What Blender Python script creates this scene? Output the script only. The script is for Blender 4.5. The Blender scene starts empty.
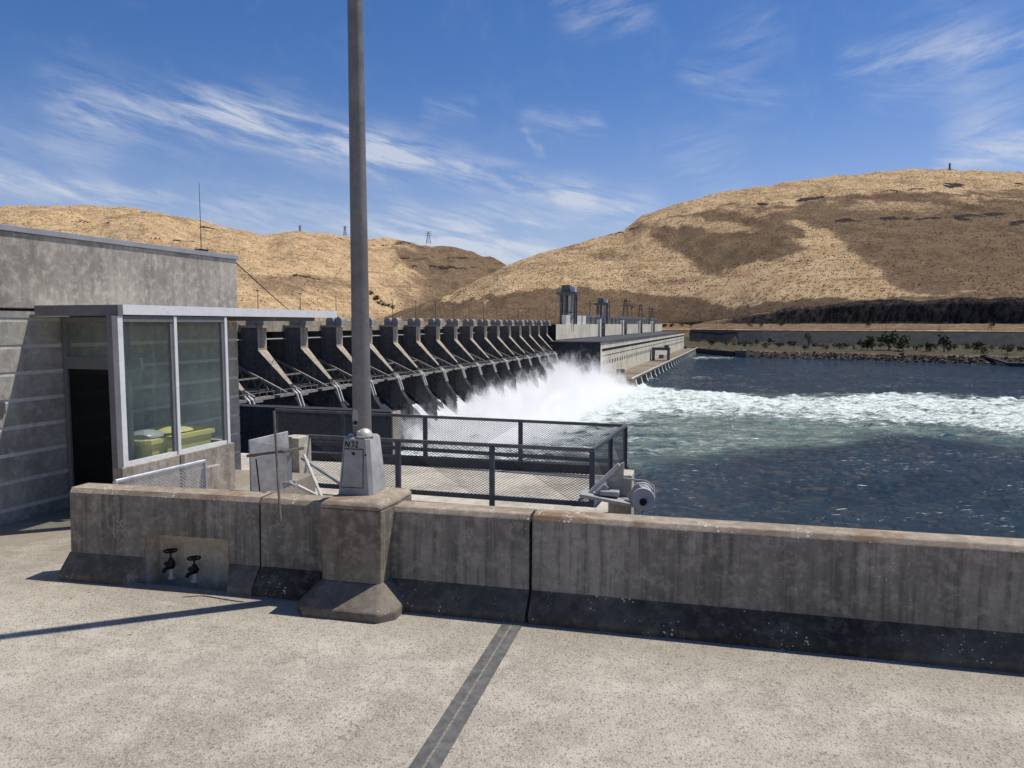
import bpy, bmesh, math, random
import numpy as np
from mathutils import Vector, Matrix, noise
random.seed(7); np.random.seed(7)
PI = math.pi; R = math.radians
SC = bpy.context.scene
COL = SC.collection
# ------------------------------------------------------------------ survey constants
F = 740.0; PITCH = math.atan(60 / F); EYE = 2.8
SUN_AZ = R(69); SUN_EL = R(63.5)              # azimuth measured from +Y towards +X
TD = R(17.6)                                # bearing of the dam axis
TW = R(14.0)                                # bearing of the near parapet's normal

def ray(px, py):
    a = (px - 512) / F; b = -(py - 384) / F
    return a, math.cos(PITCH) + b * math.sin(PITCH), -math.sin(PITCH) + b * math.cos(PITCH)
def at(px, py, z):
    r = ray(px, py); t = (z - EYE) / r[2]
    return r[0] * t, r[1] * t
def z_at(px, py, Y):
    r = ray(px, py); return EYE + r[2] / r[1] * Y
def x_at(px, Y, z=EYE):
    return (px - 512) / F * (Y * math.cos(PITCH) - (z - EYE) * math.sin(PITCH))
def lerp_tab(x, tab):
    xs = [p[0] for p in tab]; ys = [p[1] for p in tab]
    return np.interp(x, xs, ys)
def sstep(a, b, x):
    t = np.clip((x - a) / (b - a), 0, 1); return t * t * (3 - 2 * t)

# ------------------------------------------------------------------ mesh builder
class MB:
    def __init__(self, off=(0, 0, 0)):
        self.v = []; self.f = []; self.m = []; self.o = Vector(off)
    def add(self, vs, fs, mi=0):
        b = len(self.v)
        self.v += [Vector(p) - self.o for p in vs]
        self.f += [tuple(i + b for i in f) for f in fs]
        self.m += (mi if isinstance(mi, list) else [mi] * len(fs))
        return self
    def box(self, x0, x1, y0, y1, z0, z1, mi=0):
        vs = [(x, y, z) for z in (z0, z1) for y in (y0, y1) for x in (x0, x1)]
        return self.add(vs, [(0, 2, 3, 1), (4, 5, 7, 6), (0, 1, 5, 4), (2, 6, 7, 3), (0, 4, 6, 2), (1, 3, 7, 5)], mi)
    def obox(self, c, ax, ay, az, mi=0):
        c = Vector(c); ax = Vector(ax); ay = Vector(ay); az = Vector(az)
        vs = [c + ax * i + ay * j + az * k for k in (-1, 1) for j in (-1, 1) for i in (-1, 1)]
        return self.add(vs, [(0, 2, 3, 1), (4, 5, 7, 6), (0, 1, 5, 4), (2, 6, 7, 3), (0, 4, 6, 2), (1, 3, 7, 5)], mi)
    def bar(self, a, b, w, h=None, up=(0, 0, 1), mi=0):
        a = Vector(a); b = Vector(b); h = h or w
        d = b - a; L = d.length; d.normalize()
        s = d.cross(Vector(up))
        if s.length < 1e-4: s = d.cross(Vector((0, 1, 0)))
        s.normalize(); u = s.cross(d)
        return self.obox((a + b) / 2, d * L / 2, s * w / 2, u * h / 2, mi)
    def tube(self, pts, r, n=8, cap=True, mi=0):
        pts = [Vector(p) for p in pts]; rs = r if isinstance(r, (list, tuple)) else [r] * len(pts)
        vs = []; fs = []; s = None
        for i, p in enumerate(pts):
            d = (pts[min(i + 1, len(pts) - 1)] - pts[max(i - 1, 0)]).normalized()
            if s is None:
                s = d.cross(Vector((0, 0, 1)))
                if s.length < 1e-3: s = Vector((1, 0, 0))
            s = (s - d * s.dot(d)).normalized(); u = d.cross(s)
            for k in range(n):
                a = 2 * PI * k / n
                vs.append(p + (s * math.cos(a) + u * math.sin(a)) * rs[i])
        for i in range(len(pts) - 1):
            for k in range(n):
                k2 = (k + 1) % n
                fs.append((i * n + k, i * n + k2, (i + 1) * n + k2, (i + 1) * n + k))
        if cap:
            fs.append(tuple(range(n - 1, -1, -1))); fs.append(tuple((len(pts) - 1) * n + k for k in range(n)))
        return self.add(vs, fs, mi)
    def prism(self, prof, axis, a0, a1, mi=0, caps=True):
        """profile of (u, z) pairs extruded along axis 'x' (u=y) or 'y' (u=x); mi may list one index per profile edge"""
        n = len(prof); f = (lambda u, z, a: (a, u, z)) if axis == 'x' else (lambda u, z, a: (u, a, z))
        vs = [f(u, z, a0) for u, z in prof] + [f(u, z, a1) for u, z in prof]
        fs = [(i, (i + 1) % n, n + (i + 1) % n, n + i) for i in range(n)]
        ms = list(mi) if isinstance(mi, list) else [mi] * n
        if caps:
            fs += [tuple(range(n - 1, -1, -1)), tuple(range(n, 2 * n))]; ms += [ms[0], ms[0]]
        return self.add(vs, fs, ms)
    def loft(self, loops, mi=0):
        n = len(loops[0]); vs = [p for l in loops for p in l]; fs = []
        for i in range(len(loops) - 1):
            for k in range(n):
                k2 = (k + 1) % n
                fs.append((i * n + k, i * n + k2, (i + 1) * n + k2, (i + 1) * n + k))
        fs += [tuple(range(n - 1, -1, -1)), tuple((len(loops) - 1) * n + k for k in range(n))]
        return self.add(vs, fs, mi)
    def ball(self, c, rx, ry, rz, nu=14, nv=8, half=False, mi=0):
        vs = []; fs = []; c = Vector(c)
        lo = 0 if half else -PI / 2
        for j in range(nv + 1):
            e = lo + (PI / 2 - lo) * j / nv
            for i in range(nu):
                a = 2 * PI * i / nu
                vs.append(c + Vector((rx * math.cos(e) * math.cos(a), ry * math.cos(e) * math.sin(a), rz * math.sin(e))))
        for j in range(nv):
            for i in range(nu):
                i2 = (i + 1) % nu
                fs.append((j * nu + i, j * nu + i2, (j + 1) * nu + i2, (j + 1) * nu + i))
        return self.add(vs, fs, mi)
    def build(self, name, mats, parent=None, smooth=False, bevel=0, recalc=True):
        me = bpy.data.meshes.new(name)
        me.from_pydata([tuple(v) for v in self.v], [], self.f)
        if not isinstance(mats, (list, tuple)): mats = [mats]
        for m in mats: me.materials.append(m)
        me.polygons.foreach_set('material_index', self.m)
        if recalc:
            bm = bmesh.new(); bm.from_mesh(me); bmesh.ops.recalc_face_normals(bm, faces=bm.faces); bm.to_mesh(me); bm.free()
        if smooth:
            me.polygons.foreach_set('use_smooth', [True] * len(me.polygons))
            if smooth == 'auto':
                bm = bmesh.new(); bm.from_mesh(me)
                for e in bm.edges:
                    if len(e.link_faces) == 2 and e.calc_face_angle(0) > R(35): e.smooth = False
                bm.to_mesh(me); bm.free()
        me.update()
        o = bpy.data.objects.new(name, me); COL.objects.link(o)
        if parent: o.parent = parent
        if bevel:
            b = o.modifiers.new('bevel', 'BEVEL'); b.width = bevel; b.segments = 2; b.limit_method = 'ANGLE'; b.angle_limit = R(40)
        return o

def tag(o, label=None, cat=None, group=None, kind=None):
    if label: o['label'] = label
    if cat: o['category'] = cat
    if group: o['group'] = group
    if kind: o['kind'] = kind
    return o
def frame_pos(th, p):
    c, s = math.cos(th), math.sin(th)
    return (p[0] * c + p[1] * s, -p[0] * s + p[1] * c, p[2])
def thing(name, label, cat, th=0.0, base=(0, 0, 0), group=None, z_shift=0.0):
    """an Empty at the thing's base; `base` is in the frame turned clockwise by th"""
    o = bpy.data.objects.new(name, None); COL.objects.link(o)
    x, y, z = frame_pos(th, base)
    o.location = (x, y, z + z_shift); o.rotation_euler = (0, 0, -th); o.empty_display_size = .3
    return tag(o, label, cat, group)
def setting(o, th=0.0, z_shift=0.0, kind='structure'):
    o.rotation_euler = (0, 0, -th); o.location.z = z_shift; o['kind'] = kind
    return o
def copy_tree(o, parent=None):
    c = o.copy(); COL.objects.link(c)
    if parent: c.parent = parent
    for ch in list(o.children): copy_tree(ch, c)
    return c

# ------------------------------------------------------------------ materials
class NT:
    def __init__(self, tree): self.t = tree
    def n(self, typ, **kw):
        nd = self.t.nodes.new(typ)
        for k, v in kw.items():
            if k.startswith('i_'):
                key = k[2:]; key = int(key) if key.isdigit() else key
                nd.inputs[key].default_value = v
            else: setattr(nd, k, v)
        return nd
    def l(self, a, b): self.t.links.new(a, b)
    def put(self, sock, v):
        if hasattr(v, 'is_output'): self.l(v, sock)
        else: sock.default_value = v
    def math(self, op, a, b=None, c=None, clamp=False):
        nd = self.n('ShaderNodeMath', operation=op, use_clamp=clamp)
        self.put(nd.inputs[0], a)
        if b is not None: self.put(nd.inputs[1], b)
        if c is not None: self.put(nd.inputs[2], c)
        return nd.outputs[0]
    def mix(self, f, a, b, mode='MIX'):
        nd = self.n('ShaderNodeMix', data_type='RGBA', blend_type=mode)
        self.put(nd.inputs[0], f)
        for s, v in ((nd.inputs[6], a), (nd.inputs[7], b)):
            if hasattr(v, 'is_output'): self.l(v, s)
            else: s.default_value = (*v, 1) if len(v) == 3 else v
        return nd.outputs[2]
    def ramp(self, v, lo, hi):
        nd = self.n('ShaderNodeMapRange', interpolation_type='SMOOTHSTEP')
        self.put(nd.inputs[0], v); nd.inputs[1].default_value = lo; nd.inputs[2].default_value = hi
        return nd.outputs[0]
    def coords(self, scale=(1, 1, 1), which='Object', loc=(0, 0, 0)):
        tc = self.n('ShaderNodeTexCoord')
        if which == 'Position': src = self.n('ShaderNodeNewGeometry').outputs['Position']
        else: src = tc.outputs[which]
        mp = self.n('ShaderNodeMapping'); mp.inputs['Scale'].default_value = scale; mp.inputs['Location'].default_value = loc
        self.l(src, mp.inputs[0]); return mp.outputs[0]
    def noise(self, vec, scale, detail=4, rough=.55, dist=0):
        nd = self.n('ShaderNodeTexNoise'); self.l(vec, nd.inputs['Vector'])
        nd.inputs['Scale'].default_value = scale; nd.inputs['Detail'].default_value = detail
        nd.inputs['Roughness'].default_value = rough; nd.inputs['Distortion'].default_value = dist
        return nd.outputs['Fac']
    def voro(self, vec, scale, feature='F1', rnd=1.0):
        nd = self.n('ShaderNodeTexVoronoi', feature=feature); self.l(vec, nd.inputs['Vector'])
        nd.inputs['Scale'].default_value = scale; nd.inputs['Randomness'].default_value = rnd
        return nd
def new_mat(name):
    m = bpy.data.materials.new(name); m.use_nodes = True
    t = NT(m.node_tree); b = m.node_tree.nodes['Principled BSDF']
    return m, t, b
def bump(t, b, h, dist=.01, strength=1.0):
    nd = t.n('ShaderNodeBump'); nd.inputs['Distance'].default_value = dist; nd.inputs['Strength'].default_value = strength
    t.l(h, nd.inputs['Height']); t.l(nd.outputs[0], b.inputs['Normal'])

def concrete(name, c, dark=.55, light=1.25, streak=.5, scale=1.0, spots=0.0, grain=.02, stain=None, stain_amt=0, rough=.9, spot_col=(.7, .68, .62), streak_f=7):
    m, t, b = new_mat(name)
    co = t.coords()
    big = t.noise(co, .9 * scale, 6, .62)
    fine = t.noise(co, 9 * scale, 6, .7)
    gr = t.noise(co, 70 * scale, 3, .7)
    st = t.noise(t.coords((streak_f * scale, streak_f * scale, .35 * scale)), 1.0, 5, .65)
    cd = tuple(x * dark for x in c); cl = tuple(min(.9, x * light) for x in c)
    col = t.mix(t.ramp(big, .32, .7), cd, cl)
    col = t.mix(t.math('MULTIPLY', t.ramp(st, .42, .68), streak), col, tuple(x * dark * .72 for x in c))
    st2 = t.noise(t.coords((streak_f * .6 * scale, streak_f * .6 * scale, .22 * scale), loc=(3, 5, 1)), 1.0, 4, .6)
    col = t.mix(t.math('MULTIPLY', t.ramp(st2, .58, .75), streak * .55), col, tuple(min(.85, x * 1.7) for x in c))
    col = t.mix(t.math('MULTIPLY', t.ramp(fine, .45, .68), .55), col, tuple(min(.9, x * 1.25) for x in cl))
    fin2 = t.noise(t.coords((1, 1, 1), loc=(9, 2, 4)), 17 * scale, 5, .7)
    col = t.mix(t.math('MULTIPLY', t.ramp(fin2, .5, .7), .5), col, tuple(x * .55 for x in c))
    col = t.mix(t.math('MULTIPLY', t.ramp(gr, .52, .7), .35), col, tuple(x * .5 for x in c))
    if stain:
        sn = t.noise(co, 1.7 * scale, 5, .6, .4)
        col = t.mix(t.math('MULTIPLY', t.ramp(sn, .48, .68), stain_amt), col, stain)
    if spots:
        v = t.voro(co, 26 * scale)
        w = t.noise(co, 4 * scale, 3)
        s = t.math('MULTIPLY', t.math('LESS_THAN', v.outputs['Distance'], t.math('MULTIPLY', t.ramp(w, .45, .75), .34 * spots)), .85)
        col = t.mix(s, col, spot_col)
    t.l(col, b.inputs['Base Color']); b.inputs['Roughness'].default_value = rough
    b.inputs['Specular IOR Level'].default_value = .25
    bump(t, b, t.math('ADD', fine, t.math('MULTIPLY', gr, .6)), grain, .5)
    return m

def plain(name, c, rough=.6, metal=0.0, var=.25, scale=3.0, rust=0, grain=.003, spec=.5):
    m, t, b = new_mat(name); co = t.coords()
    n1 = t.noise(co, scale, 6, .65); n2 = t.noise(co, scale * 9, 3, .6)
    col = t.mix(t.ramp(n1, .3, .7), tuple(x * (1 - var) for x in c), tuple(min(.95, x * (1 + var)) for x in c))
    col = t.mix(t.math('MULTIPLY', t.ramp(n2, .5, .75), .4), col, tuple(x * .6 for x in c))
    if rust:
        rn = t.noise(co, scale * 2.2, 6, .7, .5)
        col = t.mix(t.math('MULTIPLY', t.ramp(rn, .58, .72), rust), col, (.16, .075, .035))
    t.l(col, b.inputs['Base Color'])
    t.l(t.math('ADD', rough - .1, t.math('MULTIPLY', n1, .2)), b.inputs['Roughness'])
    b.inputs['Metallic'].default_value = metal; b.inputs['Specular IOR Level'].default_value = spec
    if grain: bump(t, b, n2, grain, .4)
    return m

M = {}
M['parapet'] = concrete('parapet_concrete', (.275, .248, .205), .55, 1.3, .85, spots=.45, streak_f=15, grain=.012)
M['parapet_cap'] = concrete('parapet_cap', (.34, .28, .21), .6, 1.3, .1, spots=1.0, stain=(.17, .095, .045), stain_amt=.75, grain=.02)
M['alcove'] = concrete('alcove_bounce_concrete', (.62, .54, .42), .75, 1.15, .2, stain=(.3, .18, .09), stain_amt=.5)  # paler inside the alcove: bounced light put into the colour
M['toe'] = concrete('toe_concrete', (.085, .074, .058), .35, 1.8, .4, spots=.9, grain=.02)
M['pedestal'] = concrete('pedestal_concrete', (.25, .215, .17), .55, 1.25, .8, spots=.3, stain=(.17, .095, .04), stain_amt=.5, grain=.012)
M['pedestal_toe'] = concrete('pedestal_toe_concrete', (.16, .138, .108), .5, 1.35, .1, spots=.6, grain=.02)
M['bldg'] = concrete('building_concrete', (.34, .31, .262), .62, 1.3, .6, scale=.8, grain=.008, rough=.92)
M['bldg_low'] = concrete('building_lower_concrete', (.33, .315, .28), .62, 1.25, .4, scale=.8, grain=.008)
M['groove'] = concrete('groove_pale', (.56, .55, .51), .85, 1.1, .05)  # paler tone on the back faces of the wall grooves
M['platform'] = concrete('platform_concrete', (.45, .41, .34), .7, 1.2, .0, grain=.01)
M['lock'] = concrete('lock_wall_concrete', (.16, .155, .15), .5, 1.2, .7, scale=.25)
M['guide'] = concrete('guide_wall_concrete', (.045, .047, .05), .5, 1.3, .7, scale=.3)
M['pale_block'] = concrete('pale_concrete', (.5, .45, .37), .75, 1.2, .3, spots=.2)
M['plinth'] = concrete('plinth_concrete', (.36, .32, .265), .55, 1.2, .7, spots=.2, stain=(.15, .1, .06), stain_amt=.5)
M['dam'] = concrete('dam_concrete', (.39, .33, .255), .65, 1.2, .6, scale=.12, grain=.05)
M['dam_dark'] = concrete('dam_dark_concrete', (.04, .04, .042), .5, 1.5, .7, scale=.12, grain=.05)  # much darker concrete on the lower pier noses and backs
M['wet_shade'] = concrete('wet_shade_concrete', (.022, .026, .032), .5, 1.5, .6, scale=.1, grain=.05, rough=.5)  # wet concrete with shade painted in as near-black
M['power'] = concrete('powerhouse_concrete', (.68, .62, .49), .78, 1.15, .6, scale=.06, grain=.02)
M['deck'] = concrete('stained_deck_concrete', (.2, .165, .12), .55, 1.4, .2, scale=.08, grain=.02)
M['power_white'] = concrete('powerhouse_fin_concrete', (.68, .65, .58), .85, 1.1, .3, scale=.1, grain=.02)
M['roofing'] = plain('dark_roofing', (.05, .052, .055), .9, var=.3, scale=.1)
M['galv'] = plain('galvanised_metal', (.36, .355, .345), .55, .25, .2, 7, rust=.12)
M['pole'] = plain('lamp_pole_metal', (.2, .19, .175), .55, .3, .2, 3.0)
M['boxpaint'] = plain('grey_box_paint', (.31, .305, .295), .6, .05, .16, 6, rust=.1)
M['rail'] = plain('navy_rail_paint', (.05, .06, .085), .5, .1, .3, 4)
M['rail_top'] = plain('weathered_rail_cap', (.12, .12, .125), .45, .4, .3, 4)
M['meshwire'] = plain('mesh_wire', (.1, .105, .115), .5, .4, .2, 8, grain=0)
M['wire_pale'] = plain('pale_mesh_wire', (.5, .52, .55), .45, .6, .2, 8, grain=0)
M['alu'] = plain('aluminium_frame', (.78, .78, .78), .45, .15, .05, 2)
M['frame_dark'] = plain('dark_frame', (.17, .17, .175), .55, .1, .12, 2)
M['black'] = plain('black_iron', (.012, .012, .013), .5, .4, .3, 14)
M['rusty'] = plain('rusty_pipe', (.17, .14, .12), .7, .3, .3, 9, rust=.8)
M['pipe_pale'] = plain('pale_pipe_paint', (.62, .6, .55), .6, .1, .15, 7, rust=.3)
M['steel'] = plain('expansion_joint_steel', (.105, .103, .096), .7, .0, .35, 9, rust=.08)
M['seam'] = plain('joint_seam', (.2, .18, .15), .9, 0, .4, 30)
M['rubber'] = plain('black_seal', (.015, .015, .016), .7)
M['gate_rib'] = plain('gate_rib_steel', (.09, .095, .1), .6, .2, .3, .4, grain=0)
M['pier_side'] = concrete('shaded_pier_concrete', (.13, .122, .11), .5, 1.4, .8, scale=.12, grain=.05)  # same pier concrete, darker: shade painted into the sides
M['gate_steel'] = plain('gate_steel', (.028, .03, .034), .6, .3, .3, .3, grain=0)
M['truss'] = plain('truss_steel', (.27, .25, .22), .6, .2, .25, .5, grain=0)
M['housing'] = plain('hoist_housing_paint', (.27, .245, .21), .6, .1, .25, .6, grain=0)
M['crane'] = plain('crane_paint', (.12, .125, .13), .6, .2, .25, .3, grain=0)
M['crane_pale'] = plain('crane_pale_paint', (.5, .495, .48), .6, .1, .1, .3, grain=0)  # paler paint for some columns, cabs, bushings and winch flanges
M['yellow'] = plain('yellow_plastic', (.85, .73, .28), .5, 0, .08, 3)
M['dome'] = plain('grey_dome_plastic', (.5, .5, .49), .3, 0, .1, 3)
M['metal_cap'] = plain('cast_cap', (.55, .51, .45), .45, .35, .15, 20)
M['text'] = plain('black_paint', (.01, .01, .01), .7, grain=0)
M['plaque'] = plain('grey_plaque', (.1, .1, .1), .6, .2)
M['pylon'] = plain('pylon_steel', (.1, .1, .1), .6, .3, grain=0)
M['window'] = plain('dark_window', (.02, .022, .025), .3, 0, .2, 1, grain=0)
M['white'] = plain('white_paint', (.75, .75, .73), .6, 0, .1)

def glass_mat(name, tint, refl=.35, through=.6):
    m, t, b = new_mat(name)
    out = m.node_tree.nodes['Material Output']
    tr = t.n('ShaderNodeBsdfTransparent'); tr.inputs[0].default_value = (*tint, 1)
    gl = t.n('ShaderNodeBsdfGlossy'); gl.inputs[0].default_value = (.8, .9, .9, 1); gl.inputs['Roughness'].default_value = .04
    df = t.n('ShaderNodeBsdfDiffuse'); df.inputs[0].default_value = (.28, .35, .34, 1) if through > .5 else (.02, .02, .02, 1)
    m1 = t.n('ShaderNodeMixShader'); m1.inputs[0].default_value = through
    t.l(df.outputs[0], m1.inputs[1]); t.l(tr.outputs[0], m1.inputs[2])
    fr = t.n('ShaderNodeLayerWeight'); fr.inputs[0].default_value = .5
    f = t.math('ADD', t.math('MULTIPLY', t.math('POWER', fr.outputs['Facing'], 5.0), .7), refl * .1)
    m2 = t.n('ShaderNodeMixShader'); t.l(f, m2.inputs[0]); t.l(m1.outputs[0], m2.inputs[1]); t.l(gl.outputs[0], m2.inputs[2])
    t.l(m2.outputs[0], out.inputs[0]); return m
M['glass'] = glass_mat('tinted_glass', (.9, .935, .93), .25, .93)
M['glass_dark'] = glass_mat('dark_door_glass', (.35, .38, .38), .1, .45)

def plaza_mat():
    m, t, b = new_mat('plaza_concrete'); co = t.coords()
    big = t.noise(co, .35, 6, .6); mid = t.noise(co, 2.2, 6, .65); fine = t.noise(co, 34, 5, .75)
    stre = t.noise(t.coords((.5, 5, 1)), 1.3, 5, .6)
    c = t.mix(t.ramp(big, .3, .72), (.325, .29, .23), (.475, .428, .345))
    c = t.mix(t.math('MULTIPLY', t.ramp(mid, .42, .66), .7), c, (.57, .52, .425))
    c = t.mix(t.math('MULTIPLY', t.ramp(stre, .5, .75), .3), c, (.24, .205, .165))
    c = t.mix(t.math('MULTIPLY', t.ramp(fine, .5, .68), .5), c, (.19, .16, .125))
    v = t.voro(co, 75)
    agg = t.n('ShaderNodeSeparateColor'); t.l(v.outputs['Color'], agg.inputs[0])
    c = t.mix(t.math('MULTIPLY', t.ramp(agg.outputs[0], .55, .9), .55), c, (.5, .45, .385))
    c = t.mix(t.math('MULTIPLY', t.ramp(agg.outputs[1], .8, .95), .6), c, (.12, .10, .085))
    pv = t.voro(co, 4.1); pn = t.noise(co, 1.1, 3)
    pit = t.math('LESS_THAN', pv.outputs['Distance'], t.math('MULTIPLY', t.ramp(pn, .52, .7), .1))
    c = t.mix(t.math('MULTIPLY', pit, .8), c, (.06, .05, .045))
    m2 = t.noise(co, 7.5, 6, .72, .3)
    c = t.mix(t.math('MULTIPLY', t.ramp(m2, .5, .7), .5), c, (.24, .205, .16))
    # pale scuffs
    sc = t.noise(t.coords((.7, 2.2, 1), loc=(4, 2, 0)), 1.0, 4, .55)
    c = t.mix(t.math('MULTIPLY', t.ramp(sc, .64, .74), .4), c, (.56, .51, .44))
    wv = t.n('ShaderNodeVectorMath', operation='ADD'); wn = t.n('ShaderNodeTexNoise'); t.l(co, wn.inputs['Vector']); wn.inputs['Scale'].default_value = 1.4; wn.inputs['Detail'].default_value = 6
    wsx = t.n('ShaderNodeVectorMath', operation='SCALE'); t.l(wn.outputs['Color'], wsx.inputs[0]); wsx.inputs['Scale'].default_value = .7
    t.l(co, wv.inputs[0]); t.l(wsx.outputs[0], wv.inputs[1])
    cr = t.voro(wv.outputs[0], .42, 'DISTANCE_TO_EDGE'); crm = t.math('MULTIPLY', t.math('LESS_THAN', cr.outputs['Distance'], .0016), t.ramp(t.noise(co, .6, 3), .5, .62))
    c = t.mix(t.math('MULTIPLY', crm, .35), c, (.1, .085, .068))
    sx = t.n('ShaderNodeSeparateXYZ'); t.l(co, sx.inputs[0])
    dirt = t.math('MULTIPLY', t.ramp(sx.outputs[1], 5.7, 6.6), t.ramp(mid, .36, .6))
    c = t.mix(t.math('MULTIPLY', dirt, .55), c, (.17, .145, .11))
    far = t.math('MULTIPLY', t.ramp(sx.outputs[1], 7.2, 7.5), t.ramp(t.noise(t.coords((.9, .9, 1), loc=(1, 3, 0)), 1.0, 3), .62, .5))
    c = t.mix(t.math('MULTIPLY', far, .6), c, (.24, .205, .155))
    oil = t.noise(t.coords((1, 1, 1), loc=(7, 1, 0)), .8, 4, .6)
    c = t.mix(t.math('MULTIPLY', t.ramp(oil, .64, .76), .4), c, (.2, .175, .14))
    t.l(c, b.inputs['Base Color']); b.inputs['Roughness'].default_value = .92; b.inputs['Specular IOR Level'].default_value = .2
    bump(t, b, t.math('ADD', fine, t.math('MULTIPLY', v.outputs['Distance'], .8)), .012, .7)
    return m
M['plaza'] = plaza_mat()

def attr_terrain(name):
    m, t, b = new_mat(name)
    a = t.n('ShaderNodeVertexColor', layer_name='veg'); s = t.n('ShaderNodeSeparateColor'); t.l(a.outputs[0], s.inputs[0])
    co = t.coords(which='Position')
    n1 = t.noise(co, .02, 8, .68); n2 = t.noise(co, .09, 6, .7); n3 = t.noise(co, .35, 4, .7)
    spk = t.voro(t.coords((1, 1, .6), which='Position'), .105); spk2 = t.voro(t.coords((1, 1, .6), which='Position', loc=(40, 7, 3)), .21)
    dn = t.noise(co, .011, 4, .6)
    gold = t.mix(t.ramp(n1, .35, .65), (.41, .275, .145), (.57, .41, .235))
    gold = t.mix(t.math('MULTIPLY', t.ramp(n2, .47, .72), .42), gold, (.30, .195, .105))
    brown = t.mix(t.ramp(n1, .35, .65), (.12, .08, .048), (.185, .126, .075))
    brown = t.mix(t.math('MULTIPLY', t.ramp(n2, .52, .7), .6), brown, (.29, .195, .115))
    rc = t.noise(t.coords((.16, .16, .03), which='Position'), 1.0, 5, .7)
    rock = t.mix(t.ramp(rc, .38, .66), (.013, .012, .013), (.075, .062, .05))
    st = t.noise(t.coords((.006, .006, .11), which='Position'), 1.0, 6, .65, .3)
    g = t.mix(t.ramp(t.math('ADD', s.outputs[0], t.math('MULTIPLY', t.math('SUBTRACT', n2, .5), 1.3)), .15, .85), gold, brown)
    g = t.mix(t.math('MULTIPLY', t.ramp(st, .52, .68), .42), g, (.125, .08, .048))
    sk = t.math('LESS_THAN', spk.outputs['Distance'], t.math('MULTIPLY', t.ramp(dn, .25, .6), .42))
    sk2 = t.math('LESS_THAN', spk2.outputs['Distance'], t.math('MULTIPLY', t.ramp(dn, .7, .35), .36))
    g = t.mix(t.math('MULTIPLY', t.math('MAXIMUM', sk, sk2), .5), g, (.085, .058, .036))
    g = t.mix(t.math('MULTIPLY', t.ramp(n3, .54, .68), .3), g, (.15, .1, .06))
    g = t.mix(t.ramp(t.math('ADD', s.outputs[1], t.math('MULTIPLY', t.math('SUBTRACT', n3, .5), .8)), .35, .65), g, rock)
    grn = t.mix(t.ramp(n3, .4, .65), (.05, .046, .031), (.115, .096, .064))
    g = t.mix(t.ramp(t.math('ADD', s.outputs[2], t.math('MULTIPLY', t.math('SUBTRACT', n2, .5), .6)), .35, .65), g, grn)
    t.l(g, b.inputs['Base Color']); b.inputs['Roughness'].default_value = 1; b.inputs['Specular IOR Level'].default_value = .05
    bump(t, b, t.math('ADD', n2, t.math('MULTIPLY', n3, .5)), 2.0, .5)
    return m
M['terrain'] = attr_terrain('dry_hill')

def water_mat():
    m, t, b = new_mat('river_water')
    a = t.n('ShaderNodeVertexColor', layer_name='foam'); s = t.n('ShaderNodeSeparateColor'); t.l(a.outputs[0], s.inputs[0])
    co = t.coords(which='Position')
    cs = t.coords((.34, 1.2, 1), which='Position')
    n0 = t.noise(co, .035, 5, .6); n1 = t.noise(cs, .16, 8, .72, .6); n2 = t.noise(cs, .7, 6, .7, .3); n3 = t.noise(cs, .33, 4, .6)
    deep = t.mix(t.ramp(n0, .3, .7), (.010, .029, .047), (.018, .045, .066))
    deep = t.mix(t.math('MULTIPLY', s.outputs[1], t.ramp(n1, .3, .62)), deep, (.23, .32, .235))
    # foam: attribute is coverage; break it with streaky noise
    sk = t.noise(t.coords((.035, .3, 1), which='Position'), 1.0, 6, .65, .5)
    foam = t.ramp(t.math('ADD', t.math('ADD', s.outputs[0], t.math('MULTIPLY', t.math('SUBTRACT', sk, .5), .75)), t.math('MULTIPLY', t.math('SUBTRACT', t.math('ADD', t.math('MULTIPLY', n1, .5), t.math('MULTIPLY', n2, .5)), .5), 2.3)), .40, .80)
    caps = t.ramp(t.math('MULTIPLY', t.math('MULTIPLY', t.ramp(n2, .57, .68), t.ramp(n0, .44, .62)), t.math('ADD', .35, t.math('MULTIPLY', s.outputs[2], 1.0))), .3, .6)
    foam = t.math('MAXIMUM', foam, t.math('MULTIPLY', caps, .6))
    white = t.mix(t.ramp(n2, .3, .7), (.46, .57, .50), (.93, .95, .90))
    col = t.mix(foam, deep, white)
    t.l(col, b.inputs['Base Color'])
    t.l(t.math('ADD', .07, t.math('MULTIPLY', foam, .8)), b.inputs['Roughness'])
    t.l(t.math('SUBTRACT', .32, t.math('MULTIPLY', foam, .28)), b.inputs['Specular IOR Level'])
    b.inputs['IOR'].default_value = 1.33
    w = t.noise(t.coords((1, 1, 1), which='Position'), .45, 6, .62, .4); w2 = t.noise(co, .12, 3, .5)
    bump(t, b, t.math('ADD', t.math('ADD', w, t.math('MULTIPLY', w2, 1.6)), t.math('MULTIPLY', foam, .5)), 1.8, 1.0)
    return m
M['water'] = water_mat()

def leaf_mat(name, c):
    m, t, b = new_mat(name); co = t.coords(which='Position'); n = t.noise(co, .7, 3)
    oi = t.n('ShaderNodeObjectInfo')
    c2 = t.mix(t.ramp(n, .3, .7), tuple(x * .6 for x in c), tuple(x * 1.4 for x in c))
    hs = t.n('ShaderNodeHueSaturation'); t.l(c2, hs.inputs['Color'])
    t.l(t.math('ADD', .47, t.math('MULTIPLY', oi.outputs['Random'], .05)), hs.inputs['Hue'])
    t.l(t.math('ADD', .7, t.math('MULTIPLY', oi.outputs['Random'], .6)), hs.inputs['Value'])
    t.l(hs.outputs[0], b.inputs['Base Color']); b.inputs['Roughness'].default_value = .8; b.inputs['Specular IOR Level'].default_value = .1
    return m
M['leaf'] = leaf_mat('green_leaves', (.055, .075, .028))
M['leaf_dry'] = leaf_mat('olive_leaves', (.10, .09, .045))
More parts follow.
